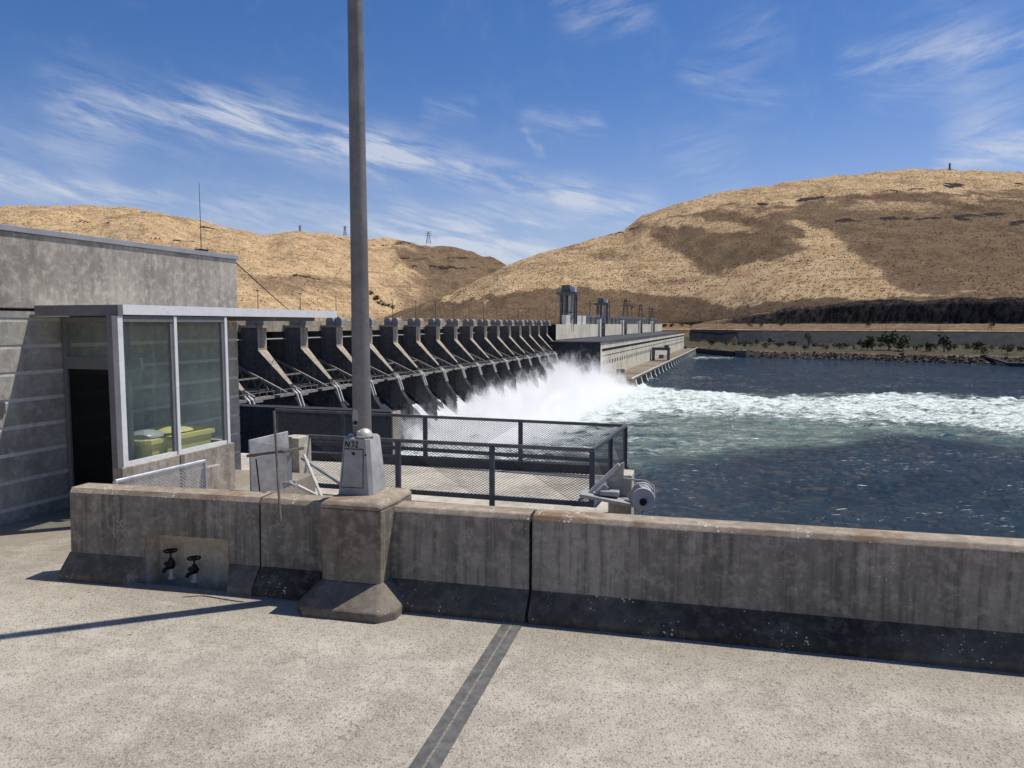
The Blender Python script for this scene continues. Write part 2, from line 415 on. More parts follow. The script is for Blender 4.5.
M['bark'] = plain('bark', (.09, .07, .05), .9, grain=0)
M['rock'] = plain('riprap_rock', (.105, .09, .073), .95, 0, .4, .3, grain=0)

# ------------------------------------------------------------------ world, sun, camera
def make_world():
    w = bpy.data.worlds.new('World'); SC.world = w; w.use_nodes = True
    t = NT(w.node_tree); bg = w.node_tree.nodes['Background']
    sky = t.n('ShaderNodeTexSky', sky_type='NISHITA'); sky.sun_disc = False
    sky.sun_elevation = SUN_EL; sky.sun_rotation = SUN_AZ
    sky.altitude = 300; sky.air_density = 1.0; sky.dust_density = .35; sky.ozone_density = 3.0
    hs = t.n('ShaderNodeHueSaturation'); hs.inputs['Saturation'].default_value = 1.3; hs.inputs['Value'].default_value = 1.05
    t.l(sky.outputs[0], hs.inputs['Color'])
    tc = t.n('ShaderNodeTexCoord'); sp = t.n('ShaderNodeSeparateXYZ'); t.l(tc.outputs['Generated'], sp.inputs[0])
    az = t.math('ARCTAN2', sp.outputs[0], sp.outputs[1]); el = t.math('ARCSINE', sp.outputs[2])
    def ae(px, py):
        r = ray(px, py); L = math.sqrt(sum(k * k for k in r))
        return math.atan2(r[0], r[1]), math.asin(r[2] / L)
    cv = t.n('ShaderNodeCombineXYZ'); t.l(az, cv.inputs[0]); t.l(el, cv.inputs[1])
    warp = t.n('ShaderNodeTexNoise'); t.l(cv.outputs[0], warp.inputs['Vector']); warp.inputs['Scale'].default_value = 7; warp.inputs['Detail'].default_value = 5
    ws = t.n('ShaderNodeSeparateColor'); t.l(warp.outputs['Color'], ws.inputs[0])
    az2 = t.math('ADD', az, t.math('MULTIPLY', t.math('SUBTRACT', ws.outputs[0], .5), .10))
    el2 = t.math('ADD', el, t.math('MULTIPLY', t.math('SUBTRACT', ws.outputs[1], .5), .06))
    def streaks(angle, sx, sy, seed):
        mp = t.n('ShaderNodeMapping', vector_type='TEXTURE'); mp.inputs['Rotation'].default_value = (0, 0, angle); mp.inputs['Location'].default_value = (seed, seed * .7, 0)
        t.l(cv.outputs[0], mp.inputs[0])
        m2 = t.n('ShaderNodeMapping'); m2.inputs['Scale'].default_value = (sx, sy, 1); t.l(mp.outputs[0], m2.inputs[0])
        return t.noise(m2.outputs[0], 1.0, 9, .66, .35)
    nA = streaks(R(-13), 8, 46, 0.0); nB = streaks(R(14), 8, 44, 2.0); nC = streaks(R(-4), 16, 16, 5.0)
    strokes = [  # bands of cirrus by bearing: x0,y0,x1,y1,width,strength,noise
        (30, 98, 300, 120, 22, .75, nA), (190, 105, 420, 165, 20, .7, nA), (330, 142, 600, 200, 12, .78, nA), (300, 150, 540, 180, 22, .3, nA),
        (-40, 172, 180, 200, 9, .8, nA), (-60, 130, 130, 165, 18, .25, nA), (180, 207, 420, 226, 16, .6, nA), (380, 226, 640, 218, 12, .38, nA),
        (400, 246, 560, 250, 18, 1.3, nA), (420, 110, 480, 112, 8, .3, nA), (560, 190, 660, 215, 14, .5, nA),
        (680, 62, 790, 110, 11, .35, nA), (700, 60, 780, 24, 22, .28, nB), (830, 76, 1080, 26, 12, .42, nB), (880, 40, 1060, 60, 34, .22, nB), (850, 95, 1000, 100, 16, .2, nA),
        (940, 160, 1080, 152, 11, 1.1, nA), (940, 135, 1080, 118, 20, .45, nB), (527, 128, 547, 158, 2, .3, nC), (560, 8, 660, 2, 16, .5, nB), (520, 120, 600, 124, 9, .35, nA),
        (650, 150, 760, 165, 30, .25, nB)]
    tot = None
    for x0, y0, x1, y1, wd, stg, nz in strokes:
        a = ae(x0, y0); b2 = ae(x1, y1); w_ = wd / F
        dx, dy = b2[0] - a[0], b2[1] - a[1]; L = math.hypot(dx, dy); ux, uy = dx / L, dy / L
        ra = t.math('SUBTRACT', az2, a[0]); re = t.math('SUBTRACT', el2, a[1])
        al = t.math('ADD', t.math('MULTIPLY', ra, ux), t.math('MULTIPLY', re, uy))
        pr = t.math('ADD', t.math('MULTIPLY', ra, -uy), t.math('MULTIPLY', re, ux))
        g = t.math('MULTIPLY', t.ramp(al, -w_ * .6, w_ * 1.4), t.ramp(al, L + w_ * .6, L - w_ * 1.4))
        q = t.math('DIVIDE', pr, w_); g = t.math('MULTIPLY', g, t.math('POWER', 2.718, t.math('MULTIPLY', t.math('MULTIPLY', q, q), -.8)))
        g = t.math('MULTIPLY', t.math('MULTIPLY', g, stg), t.ramp(nz, .34, .72))
        tot = g if tot is None else t.math('ADD', tot, g)
    veil = t.math('MULTIPLY', t.ramp(nC, .5, .8), .07)
    # faint overall whitening low in the sky
    low = t.math('MULTIPLY', t.ramp(el, .32, .06), .20)
    d = t.math('ADD', t.math('ADD', t.math('MULTIPLY', tot, t.math('ADD', .62, t.math('MULTIPLY', nC, .7))), veil), low, clamp=True)
    d = t.math('MULTIPLY', t.math('MINIMUM', d, .85), .86)
    up = t.ramp(sp.outputs[2], -.02, .02)
    blu = t.mix(1.0, hs.outputs[0], (1.22, .99, 1.12), 'MULTIPLY')
    mixc = t.mix(t.math('MULTIPLY', d, up), blu, (7.6, 8.0, 8.9))
    t.l(mixc, bg.inputs[0]); bg.inputs[1].default_value = .088
make_world()
sun = bpy.data.lights.new('sun', 'SUN'); sun.energy = 4.7; sun.angle = R(.55); sun.color = (1, .955, .88)
so = bpy.data.objects.new('sun', sun); COL.objects.link(so)
sd = Vector((math.sin(SUN_AZ) * math.cos(SUN_EL), math.cos(SUN_AZ) * math.cos(SUN_EL), math.sin(SUN_EL)))
so.rotation_euler = sd.to_track_quat('Z', 'Y').to_euler(); so.location = (30, 10, 60)
cam = bpy.data.cameras.new('camera'); co_ = bpy.data.objects.new('camera', cam); COL.objects.link(co_)
cam.sensor_width = 36; cam.lens = F / 1024 * 36; cam.clip_start = .1; cam.clip_end = 20000
co_.location = (0, 0, EYE); co_.rotation_euler = (PI / 2 - PITCH, 0, 0)
SC.camera = co_
vs_ = SC.view_settings; vs_.view_transform = 'Standard'; vs_.look = 'None'; vs_.exposure = 0; vs_.gamma = 1
SC.render.engine = 'CYCLES'; SC.cycles.volume_bounces = 5; SC.cycles.max_bounces = 8; SC.cycles.transparent_max_bounces = 16
SC.cycles.volume_step_rate = 1.0; SC.cycles.volume_max_steps = 256

# ================================================================== PLAZA AND PARAPET (frame TW: x along wall, y away)
g = MB(); g.prism([(-40, -25), (30, -25), (30, 6.62), (-6.9, 6.62), (-6.9, 12.4), (-40, 12.4)], 'y', 0, 1)
g.v = [Vector((v.x, v.z, -.4 + .4 * v.y)) for v in g.v]
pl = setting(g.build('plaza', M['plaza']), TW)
g = MB(); g.box(-40, 30, -25, 7.1, -37, -.42); g.box(-40, -1.36, 7.1, 16.6, -37, -.78)
setting(g.build('lock_wall', M['lock']), TW)
g = MB(); g.box(-13, -1.35, 7.12, 16.55, -.75, -.5)
setting(g.build('viewing_platform', M['platform']), TW)
# expansion joint cover: steel plates with an open seam
jt = thing('expansion_joint', 'dark steel expansion joint strip running across the tan plaza to the parapet', 'joint strip', TW, (-1.62, 4.5, 0))
g = MB((-1.62, 4.5, 0)); g.box(-1.715, -1.635, -8, 6.5, -.05, .006); g.build('cover_plate', M['steel'], jt)
g = MB((-1.62, 4.5, 0)); g.box(-1.615, -1.525, -8, 6.5, -.05, .006); g.build('cover_plate', M['steel'], jt)
g = MB((-1.62, 4.5, 0)); g.box(-1.6345, -1.6155, -8, 6.5, -.05, .0045); g.build('seam', M['seam'], jt)

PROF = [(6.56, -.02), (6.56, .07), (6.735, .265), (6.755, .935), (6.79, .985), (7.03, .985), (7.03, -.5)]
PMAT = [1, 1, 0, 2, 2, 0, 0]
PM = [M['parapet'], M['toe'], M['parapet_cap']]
def cut(o, cutters):
    for c in cutters:
        md = o.modifiers.new('cut', 'BOOLEAN'); md.operation = 'DIFFERENCE'; md.object = c; md.solver = 'EXACT'; md.material_mode = 'TRANSFER'
    dg = bpy.context.evaluated_depsgraph_get(); me = bpy.data.meshes.new_from_object(o.evaluated_get(dg))
    o.modifiers.clear(); o.data = me
    for c in cutters: bpy.data.objects.remove(c)
def bev(o, w=.012):
    b = o.modifiers.new('bevel', 'BEVEL'); b.width = w; b.segments = 2; b.limit_method = 'ANGLE'; b.angle_limit = R(25)
# left length with alcove
p1 = thing('parapet_wall', 'concrete parapet length with a square alcove holding two valves', 'parapet', TW, (-4.42, 6.9, 0))
p1.rotation_euler = (0, 0, -TW + R(2.0))
OFF = (-4.42, 6.9, 0)
LP = [1, 1, 0, 2, 2, 0, 0]
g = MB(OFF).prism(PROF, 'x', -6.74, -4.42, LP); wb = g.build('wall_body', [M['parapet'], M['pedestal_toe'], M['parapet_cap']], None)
g = MB(OFF).box(-5.80, -4.79, 6.2, 6.98, -.3, .52); c1 = g.build('c', M['alcove'])
g = MB(OFF).loft([[(-6.06, 6.4, -.2), (-4.62, 6.4, -.2), (-4.79, 6.75, -.2), (-5.80, 6.75, -.2)], [(-6.06, 6.4, .12), (-4.62, 6.4, .12), (-4.79, 6.75, .12), (-5.80, 6.75, .12)],
                  [(-5.89, 6.4, .36), (-4.73, 6.4, .36), (-4.785, 6.75, .31), (-5.805, 6.75, .36)]]); c2 = g.build('c', M['parapet'])
cut(wb, [c1, c2]); wb.parent = p1; bev(wb)
g = MB(OFF).loft([[(-6.758, 6.56, -.02), (-6.742, 6.56, -.02), (-6.742, 7.03, -.02), (-6.758, 7.03, -.02)], [(-6.758, 6.56, .07), (-6.742, 6.56, .07), (-6.742, 7.03, .07), (-6.758, 7.03, .07)],
                  [(-6.75, 6.73, .265), (-6.742, 6.73, .265), (-6.742, 7.02, .265), (-6.75, 7.02, .265)]])
g.build('toe_end', M['pedestal_toe'], p1)
# white paint drips on its face
def drip(pts, w, parent, off, y=6.744, mat='white'):
    g = MB(off)
    for a, b in zip(pts, pts[1:]):
        g.bar((a[0], y - .0 + .02 * (a[1] - .9) * .5, a[1]), (b[0], y + .02 * (b[1] - .9) * .5, b[1]), w, .004, up=(0, 1, 0))
    return g
# middle length with lamp pedestal
OFF2 = (-3.0, 6.9, 0)
p2 = thing('parapet_wall', 'concrete parapet length carrying the lamp post on its thick pedestal', 'parapet', TW, OFF2)
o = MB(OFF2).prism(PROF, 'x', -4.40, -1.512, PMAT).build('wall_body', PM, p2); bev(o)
def octo(x0, x1, y0, y1, z, c):
    return [(x0 + c, y0, z), (x1 - c, y0, z), (x1, y0 + c, z), (x1, y1 - c, z), (x1 - c, y1, z), (x0 + c, y1, z), (x0, y1 - c, z), (x0, y0 + c, z)]
def ped(wr, wb, nf, z, e=0):
    return [(-3.565 + e, nf + e, z), (wr - .02 - e, nf + e, z), (wr - e, nf + .015 + e, z), (wb - e, 6.80, z), (wb - e, 7.22, z), (-3.565 + e, 7.22, z)]
g = MB(OFF2).loft([ped(-2.945, -2.94, 6.50, .16), ped(-2.925, -2.89, 6.485, 1.0)])
g.loft([ped(-2.925, -2.89, 6.485, 1.001), ped(-2.925, -2.89, 6.485, 1.035), ped(-2.925, -2.89, 6.485, 1.07, .035)], 1)
o = g.build('lamp_pedestal', [M['pedestal'], M['parapet_cap']], p2); bev(o, .015)
o = MB(OFF2).loft([octo(-3.76, -2.72, 6.22, 7.2, -.02, .13), octo(-3.76, -2.72, 6.22, 7.2, .085, .13), octo(-3.575, -2.935, 6.485, 7.1, .275, .02)]).build('pedestal_toe', M['pedestal_toe'], p2); bev(o, .02)
# right length
OFF3 = (2.0, 6.9, 0)
p3 = thing('parapet_wall', 'longest concrete parapet length, plain with a black tarred foot, beside the river', 'parapet', TW, OFF3)
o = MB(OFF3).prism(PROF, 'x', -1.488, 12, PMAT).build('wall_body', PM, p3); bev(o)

# paint marks on the left length
pm = bpy.data.objects.new('x', None); bpy.data.objects.remove(pm)
g = MB(OFF)
for pts, w in (([(-6.28, .80), (-6.17, .795)], .022), ([(-6.31, .81), (-6.28, .80)], .05), ([(-6.19, .70), (-6.175, .60), (-6.185, .53), (-6.165, .46)], .012), ([(-6.26, .66), (-6.255, .56)], .012),
               ([(-6.07, .66), (-6.10, .64), (-6.10, .60), (-6.06, .58)], .012), ([(-6.15, .65), (-6.12, .63)], .014)):
    for a, b in zip(pts, pts[1:]):
        ya = 6.735 + .025 * (a[1] - .34) / .59; yb = 6.735 + .025 * (b[1] - .34) / .59
        g.bar((a[0], ya - .001, a[1]), (b[0], yb - .001, b[1]), w, .004, up=(0, 1, 0))
g.build('paint_drip', concrete('faded_white_paint', (.42, .4, .36), .7, 1.2, .2), p1)

# valves in the alcove
def valve(x, y, h, label):
    b = (x, y, 0); v = thing('hose_valve', label, 'valve', TW, b)
    g = MB(b).tube([(x, y, 0), (x, y, h * .35)], .022, 10).tube([(x, y, .0), (x, y, .02)], .04, 10); g.build('riser_pipe', M['pipe_pale'], v, 'auto')
    g = MB(b).tube([(x, y, h * .35), (x, y, h * .42), (x, y, h * .5), (x, y, h * .62), (x, y, h * .72)], [.03, .045, .05, .035, .02], 10)
    g.tube([(x - .07, y, h * .5), (x + .02, y, h * .5)], [.022, .03], 8).tube([(x + .0, y - .02, h * .42), (x - .02, y - .08, h * .38), (x - .02, y - .1, h * .3)], .022, 8)
    g.build('valve_body', M['black'], v, 'auto')
    g = MB(b).tube([(x, y, h * .72), (x, y, h)], .011, 6)
    pts = [(x + .065 * math.cos(a), y + .065 * math.sin(a), h * .97) for a in np.linspace(0, 2 * PI, 15)]
    g.tube(pts, .011, 6)
    for a in (0, PI / 2, PI, 3 * PI / 2): g.tube([(x, y, h * .97), (x + .065 * math.cos(a), y + .065 * math.sin(a), h * .97)], .008, 5)
    g.build('hand_wheel', M['black'], v, 'auto')
valve(-5.58, 6.83, .32, 'taller black hand wheel valve on a pipe in the parapet alcove')
valve(-5.26, 6.8, .27, 'shorter black hand wheel valve in the parapet alcove, nearer the lamp post')

# ------------------------------------------------------------------ lamp post
LB = (-3.42, 7.17, 1.012)
lp = thing('lamp_post', 'tall grey tapered lamp post with square base box on the parapet pedestal', 'lamp post', TW, (-3.345, 7.0, 1.07))
g = MB(LB).loft([octo(-3.615, -3.225, 6.965, 7.365, 1.012, .035), octo(-3.61, -3.23, 6.97, 7.36, 1.04, .035), octo(-3.565, -3.275, 7.01, 7.32, 1.575, .035), octo(-3.55, -3.29, 7.03, 7.3, 1.595, .03)])
g.build('base_box', M['boxpaint'], lp, 'auto')
g = MB(LB)
def fx(z): return 6.9695 + (z - 1.04) * .0745   # front face of the box at height z
g.add([(-3.56, fx(1.09) - .006, 1.09), (-3.33, fx(1.09) - .006, 1.09), (-3.335, fx(1.47) - .006, 1.47), (-3.535, fx(1.47) - .006, 1.47),
       (-3.56, fx(1.09) + .01, 1.09), (-3.33, fx(1.09) + .01, 1.09), (-3.335, fx(1.47) + .01, 1.47), (-3.535, fx(1.47) + .01, 1.47)],
      [(0, 1, 2, 3), (4, 7, 6, 5), (0, 4, 5, 1), (1, 5, 6, 2), (2, 6, 7, 3), (3, 7, 4, 0)])
ad = g.build('access_door', M['boxpaint'], lp)
g = MB(LB).tube([(-3.435, fx(1.43) - .014, 1.43), (-3.435, fx(1.43), 1.43)], .016, 10); g.build('lock_knob', M['black'], ad)
g = MB(LB)
for a, b in (((-3.562, 1.085), (-3.328, 1.085)), ((-3.333, 1.475), (-3.537, 1.475)), ((-3.328, 1.085), (-3.333, 1.475)), ((-3.562, 1.085), (-3.537, 1.475))):
    g.bar((a[0], fx(a[1]) - .001, a[1]), (b[0], fx(b[1]) - .001, b[1]), .008, .006, up=(0, 1, 0))
g.build('door_seam', M['rubber'], lp)
g = MB(LB).tube([(-3.305, fx(1.42) - .006, 1.42), (-3.305, fx(1.42) + .01, 1.42)], .011, 8); g.build('bolt', M['black'], lp)
# hand painted number
g = MB(LB)
def stroke(pts, w=.012):
    for a, b in zip(pts, pts[1:]):
        g.bar((a[0], fx(a[1]) - .002, a[1]), (b[0], fx(b[1]) - .002, b[1]), w, .004, up=(0, 1, 0))
zz = 1.495; h = .055
stroke([(-3.53, zz), (-3.525, zz + h), (-3.49, zz), (-3.485, zz + h)], .012)
stroke([(-3.465, zz + h), (-3.435, zz + h), (-3.45, zz + h * .6), (-3.435, zz + h * .4), (-3.437, zz + .008), (-3.465, zz)], .010)
stroke([(-3.42, zz + h * .8), (-3.405, zz + h), (-3.39, zz + h * .8), (-3.418, zz), (-3.388, zz)], .010)
g.build('painted_number', M['text'], lp)
pole_pts = [(-3.42, 7.17, 1.59 + k * (10.2 - 1.59) / 10) for k in range(11)]
po = MB(LB).tube(pole_pts, [.096 - .0042 * k for k in range(11)], 28).build('pole', M['pole'], lp, 'auto')
g = MB(LB).tube([(-3.42, 7.17, 10.2), (-3.2, 7.3, 10.5), (-2.4, 7.6, 10.7)], .04, 8); g.ball((-2.2, 7.7, 10.68), .35, .16, .1); g.build('lamp_head', M['galv'], lp, 'auto')
g = MB(LB)
ca = [(.035 * math.cos(a), .075 * math.sin(a)) for a in np.linspace(0, 2 * PI, 16, endpoint=False)]
hx, hy = -3.445, 7.17 - .088
vv = [(hx + x, hy - .012, 1.79 + max(-.09, min(.09, z * 1.35))) for x, z in ca] + [(hx + x, hy + .03, 1.79 + max(-.09, min(.09, z * 1.35))) for x, z in ca]
g.add(vv, [tuple(range(16))] + [(i, (i + 1) % 16, 16 + (i + 1) % 16, 16 + i) for i in range(16)])
hh = g.build('hand_hole_cover', M['boxpaint'], lp)
g = MB(LB).tube([(hx, hy - .02, 1.735), (hx, hy, 1.735)], .022, 10); g.build('bolt', M['black'], hh)
g = MB(LB).ball((-3.36, 7.10, 1.595), .085, .085, .085, 16, 6, True); g.ball((-3.40, 7.06, 1.63), .03, .03, .03); g.tube([(-3.36, 7.1, 1.593), (-3.36, 7.1, 1.607)], .095, 16)
g.build('skirt_cover', M['metal_cap'], lp, 'auto')
g = MB(LB).box(-3.52, -3.46, 7.06, 7.11, 1.59, 1.62); g.build('anchor_nut', M['galv'], lp)

# ------------------------------------------------------------------ bracket with metal panel, stub wall, plaza side fence
def w2f(x, y, z):     # world point to the TW frame
    c, s = math.cos(TW), math.sin(TW); return (x * c - y * s, x * s + y * c, z)
def pt(px, py, Y): return w2f(x_at(px, Y, z_at(px, py, Y)), Y, z_at(px, py, Y))
BB = w2f(-2.75, 8.0, .95)
br = thing('davit_bracket', 'grey folded sheet panel with rusty post and pipe braces fixed over the parapet', 'bracket', TW, BB)
a0, a1 = pt(248, 440, 8.15), pt(287, 431, 8.5); b0, b1 = pt(250, 494, 8.1), pt(288, 487, 8.42); m0, m1 = pt(249, 458, 8.13), pt(288, 449, 8.45)
g = MB(BB)
def slab(g, q, th, mi=0):
    q = [Vector(p) for p in q]; n = (q[1] - q[0]).cross(q[3] - q[0]).normalized() * th
    vs = q + [p + n for p in q]
    g.add(vs, [(0, 1, 2, 3), (7, 6, 5, 4), (0, 4, 5, 1), (1, 5, 6, 2), (2, 6, 7, 3), (3, 7, 4, 0)], mi)
slab(g, [m0, m1, a1, a0], .03); g.build('upper_panel', M['galv'], br, bevel=.006)
g = MB(BB); slab(g, [b0, b1, m1, m0], .03); g.build('lower_panel', M['galv'], br, bevel=.006)
P = lambda px, py, Y: pt(px, py, Y)
g = MB(BB); g.bar(P(247, 456, 8.05), P(284, 451, 8.0), .03, .03); g.bar(P(283, 452, 7.95), P(303, 448, 8.3), .04, .03); g.build('channel_arm', M['rusty'], br)
g = MB(BB); g.tube([P(274, 411, 7.75), P(276, 445, 7.72), P(280, 512, 7.45), P(281, 522, 7.42)], .0135, 10); g.build('post', M['rusty'], br, 'auto')
g = MB(BB); g.tube([P(304, 455, 8.2), P(322, 498, 7.9)], .018, 8); g.build('brace', M['pipe_pale'], br, 'auto')
g = MB(BB); g.tube([P(302, 458, 8.3), P(340, 483, 7.9)], .022, 8); g.build('brace', M['galv'], br, 'auto')
g = MB(BB); g.tube([P(298, 486, 8.0), P(318, 496, 7.9)], .02, 8); g.build('brace', M['pipe_pale'], br, 'auto')
g = MB(BB); g.box(*[k for k in ()]) if False else None
c = P(291, 470, 8.1); g.bar(P(289, 455, 8.1), P(290, 486, 8.05), .05, .03); g.bar(P(283, 484, 8.02), P(296, 482, 8.02), .03, .04); g.tube([P(284, 487, 8.0), P(290, 482, 8.0), P(296, 486, 8.0)], .02, 6)
g.build('clamp', M['galv'], br)
g = MB(BB); g.tube([P(256, 459, 8.02), P(260, 493, 8.0)], .008, 6); g.build('chain', M['black'], br)

S0 = w2f(*at(293, 495, -.5), -.5)
sb = thing('stub_wall', 'short pale concrete stub with a hollowed end behind the bracket panel', 'stub wall', TW, S0)
xx, yy = S0[0], S0[1]
arc = [(xx + .05 + .2 * math.cos(a) - .14, yy - .12 + .22 * math.sin(a)) for a in np.linspace(R(10), R(-100), 8)]
base = [(xx + .24, yy - .15), (xx + .24, yy + .3), (xx - .12, yy + .3), (xx - .25, yy - .25)] + [(xx - .22 + .2 * (1 - math.cos(a)), yy - .25 + .28 * math.sin(a)) for a in np.linspace(.1, PI / 2, 6)] + [(xx + .1, yy - .15)]
zt = z_at(293, 437, 14.1)
g = MB(S0); g.loft([[(x, y, -.5) for x, y in base], [(x, y, zt) for x, y in base]])
g.build('stub_body', M['pale_block'], sb)

# ------------------------------------------------------------------ viewing platform guard rail
GB = (-4.2, 14.5, -.5)
gr = thing('guard_rail', 'dark navy guard rail with diamond mesh panels round the viewing platform', 'railing', TW, GB)
RT, RB = .6, -.34
def post(x, y, w=.09):
    MB(GB).box(x - w / 2, x + w / 2, y - w / 2, y + w / 2, -.5, RT).build('post', M['rail'], gr, bevel=.006)
def rail(name, a, b, z, h, mat):
    MB(GB).bar((a[0], a[1], z), (b[0], b[1], z), .06, h).build(name, mat, gr, bevel=.006)
def wire_panel(a, b, z0, z1, parent, off, mat, dx=.075, dz=.045, wd=.007):
    a = Vector((a[0], a[1], 0)); b = Vector((b[0], b[1], 0)); L = (b - a).length; u = (b - a) / L; nrm = Vector((0, 0, 1)).cross(u)
    H = z1 - z0; g = MB(off); sl = dx / dz
    k = 0; span = L + H * sl
    n = int(span / dx) + 1
    for sgn in (1, -1):
        for i in range(n):
            s0 = i * dx - (H * sl if sgn > 0 else 0); s1 = s0 + H * sl
            c0 = s0 if sgn > 0 else s0; pts = []
            lo, hi = max(s0, 0), min(s1, L)
            if hi - lo < .01: continue
            f0, f1 = (lo - s0) / (s1 - s0), (hi - s0) / (s1 - s0)
            if sgn < 0: f0, f1 = 1 - f0, 1 - f1
            p0 = a + u * lo + Vector((0, 0, z0 + H * f0)); p1 = a + u * hi + Vector((0, 0, z0 + H * f1))
            o_ = nrm * (.002 * sgn)
            g.bar(p0 + o_, p1 + o_, .004, wd, up=nrm.cross(p1 - p0))
    return g.build('mesh_panel', mat, parent, recalc=False)
FL, FR, BR_, BL = (-7.35, 12.92), (-1.72, 12.66), (-1.45, 15.9), (-10.4, 16.75)
def lp2(a, b, f): return (a[0] + (b[0] - a[0]) * f, a[1] + (b[1] - a[1]) * f)
front = [FL, lp2(FL, FR, .345), lp2(FL, FR, .675), FR]
side = [FR, lp2(FR, BR_, .5), BR_]
back = [BR_, lp2(BR_, BL, .265), lp2(BR_, BL, .53), lp2(BR_, BL, .78), BL]
for p in front + side[1:] + back[1:]: post(*p)
for seg in (front, side, back):
    rail('top_rail', seg[0], seg[-1], RT + .02, .065, M['rail_top'])
    rb_ = -.17 if seg is back else RB
    rail('bottom_rail', seg[0], seg[-1], rb_, .085, M['rail'])
    for a, b in zip(seg, seg[1:]): wire_panel(a, b, rb_ + .03, RT - .01, gr, GB, M['meshwire'])
# kerb under the back rail; its shade is put into the near-black colour
kb = MB((-5, 16.4, -.5)).box(-10.6, -1.4, 16.05, 16.3, -.5, -.31)
kt = thing('platform_kerb', 'low dark concrete kerb along the far edge of the viewing platform', 'kerb', TW, (-5, 16.4, -.5)); kb.build('kerb_body', M['guide'], kt)

# mesh barrier by the vestibule
MBASE = (-6.7, 8.1, 0)
mbx = thing('mesh_barrier', 'pale pipe barrier with diamond mesh below the glass vestibule', 'barrier', TW, MBASE)
A, B = (-6.79, 7.4), (-6.61, 8.84)
g = MB(MBASE).tube([(*A, .86), (A[0], A[1], .9), (*B, .9)], .027, 10); g.build('top_rail', M['wire_pale'], mbx, 'auto')
MB(MBASE).tube([(*B, 0), (*B, .9)], .027, 10).build('post', M['wire_pale'], mbx, 'auto')
MB(MBASE).tube([(*A, 0), (*A, .9)], .027, 10).build('post', M['wire_pale'], mbx, 'auto')
wire_panel(A, B, .1, .87, mbx, MBASE, M['wire_pale'], .06, .045, .008)
MB(MBASE).ball((A[0], A[1], .84), .035, .035, .04, 10, 6).build('end_knob', M['white'], mbx, 'auto')

# ------------------------------------------------------------------ winch on its block
WB = (-1.15, 11.66, -.5)
WS = (-1.27, 11.66, -.57)
wn = thing('winch', 'grey hand winch with round drum on a pale concrete block outside the railing', 'winch', TW, WB)
MB(WB).box(-1.32, -.95, 11.62, 12.1, -6, .42).build('concrete_block', M['pale_block'], wn, bevel=.015)
g = MB(WS); slab(g, [(-1.86, 11.35, .02), (-1.0, 11.2, -.06), (-1.0, 11.6, -.06), (-1.86, 11.75, .02)], .05); g.build('base_plate', M['galv'], wn, bevel=.006)
g = MB(WS); g.add([(-1.55, 11.6, .03), (-1.2, 11.62, .0), (-1.3, 11.64, .5), (-1.2, 11.64, .55), (-1.55, 11.66, .03), (-1.2, 11.68, .0), (-1.3, 11.7, .5), (-1.2, 11.7, .55)],
                  [(0, 1, 3, 2), (4, 6, 7, 5), (0, 2, 6, 4), (1, 5, 7, 3), (2, 3, 7, 6), (0, 4, 5, 1)]); g.build('gusset', M['pale_block'], wn)
g = MB(WS); g.bar((-1.72, 11.55, .06), (-1.27, 11.6, .52), .05, .06); g.build('strut', M['pipe_pale'], wn)
g = MB(WS); g.bar((-1.6, 11.45, .06), (-1.45, 11.5, .2), .1, .1); g.box(-1.55, -1.25, 11.38, 11.55, .05, .13); g.build('gear_case', M['galv'], wn, bevel=.02)
dr = MB(WS).tube([(-.86, 11.2, .08), (-.9, 11.6, .1)], .14, 20).build('drum', M['galv'], wn, 'auto')
for q, (f, y) in enumerate(((0, 11.2), (1, 11.6))):
    cx = -.86 - .04 * f; MB(WS).tube([(cx, y - .03, .08), (cx, y + .02, .08)], .175, 24).build('flange', M['crane_pale'], wn, 'auto')
MB(WS).tube([(-.86, 11.13, .05), (-.86, 11.2, .05)], .055, 12).build('hub', M['black'], wn, 'auto')
g = MB(WS); g.tube([(-1.2, 11.6, .3), (-.85, 11.5, .3), (-.72, 11.35, .26), (-.7, 11.3, .1)], .016, 8); g.build('crank_handle', M['galv'], wn, 'auto')
g = MB(WS); g.bar((-1.05, 11.3, .02), (-.86, 11.2, -.1), .06, .1); g.bar((-1.1, 11.4, .05), (-.9, 11.35, .24), .06, .1); g.build('drum_bracket', M['galv'], wn)
lg = thing('ledge_block', 'small pale ledge at the railing corner beside the winch', 'ledge', TW, (-1.9, 11.9, -.5))
MB((-1.9, 11.9, -.5)).box(-2.3, -1.36, 11.7, 12.3, -.5, -.3).build('ledge_body', M['pale_block'], lg, bevel=.01)

# ================================================================== BUILDING (frame TD: x = downstream t, y = along axis s)
BT = -9.79
HB = (-9.79, 10, 0)
bd = thing('control_building', 'grey concrete lock building with glass vestibule and aluminium canopy', 'building', TD, HB)
MB(HB).box(-24, BT, -6, 12.6, 3.02, 4.08).build('upper_wall', M['bldg'], bd, bevel=.01)
MB(HB).box(-24, BT + .035, -6, 12.635, 4.083, 4.165).build('roof_coping', plain('coping_metal', (.3, .31, .32), .5, .2, .1), bd, bevel=.006)
prof = [(-24, -.6), (BT - .02, -.6)]; mats = [0, 0]
prof = [(-24, -.6)]; mats = [0]
z = -.6
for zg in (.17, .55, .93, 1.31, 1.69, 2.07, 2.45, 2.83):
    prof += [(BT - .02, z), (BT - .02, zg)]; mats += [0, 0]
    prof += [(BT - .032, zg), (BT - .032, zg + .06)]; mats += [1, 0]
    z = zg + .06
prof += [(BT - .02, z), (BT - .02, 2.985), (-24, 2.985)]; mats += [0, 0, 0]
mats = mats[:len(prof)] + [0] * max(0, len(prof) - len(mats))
MB(HB).prism(prof, 'y', -6, 12.59, mats).build('lower_wall', [M['bldg_low'], M['groove']], bd)
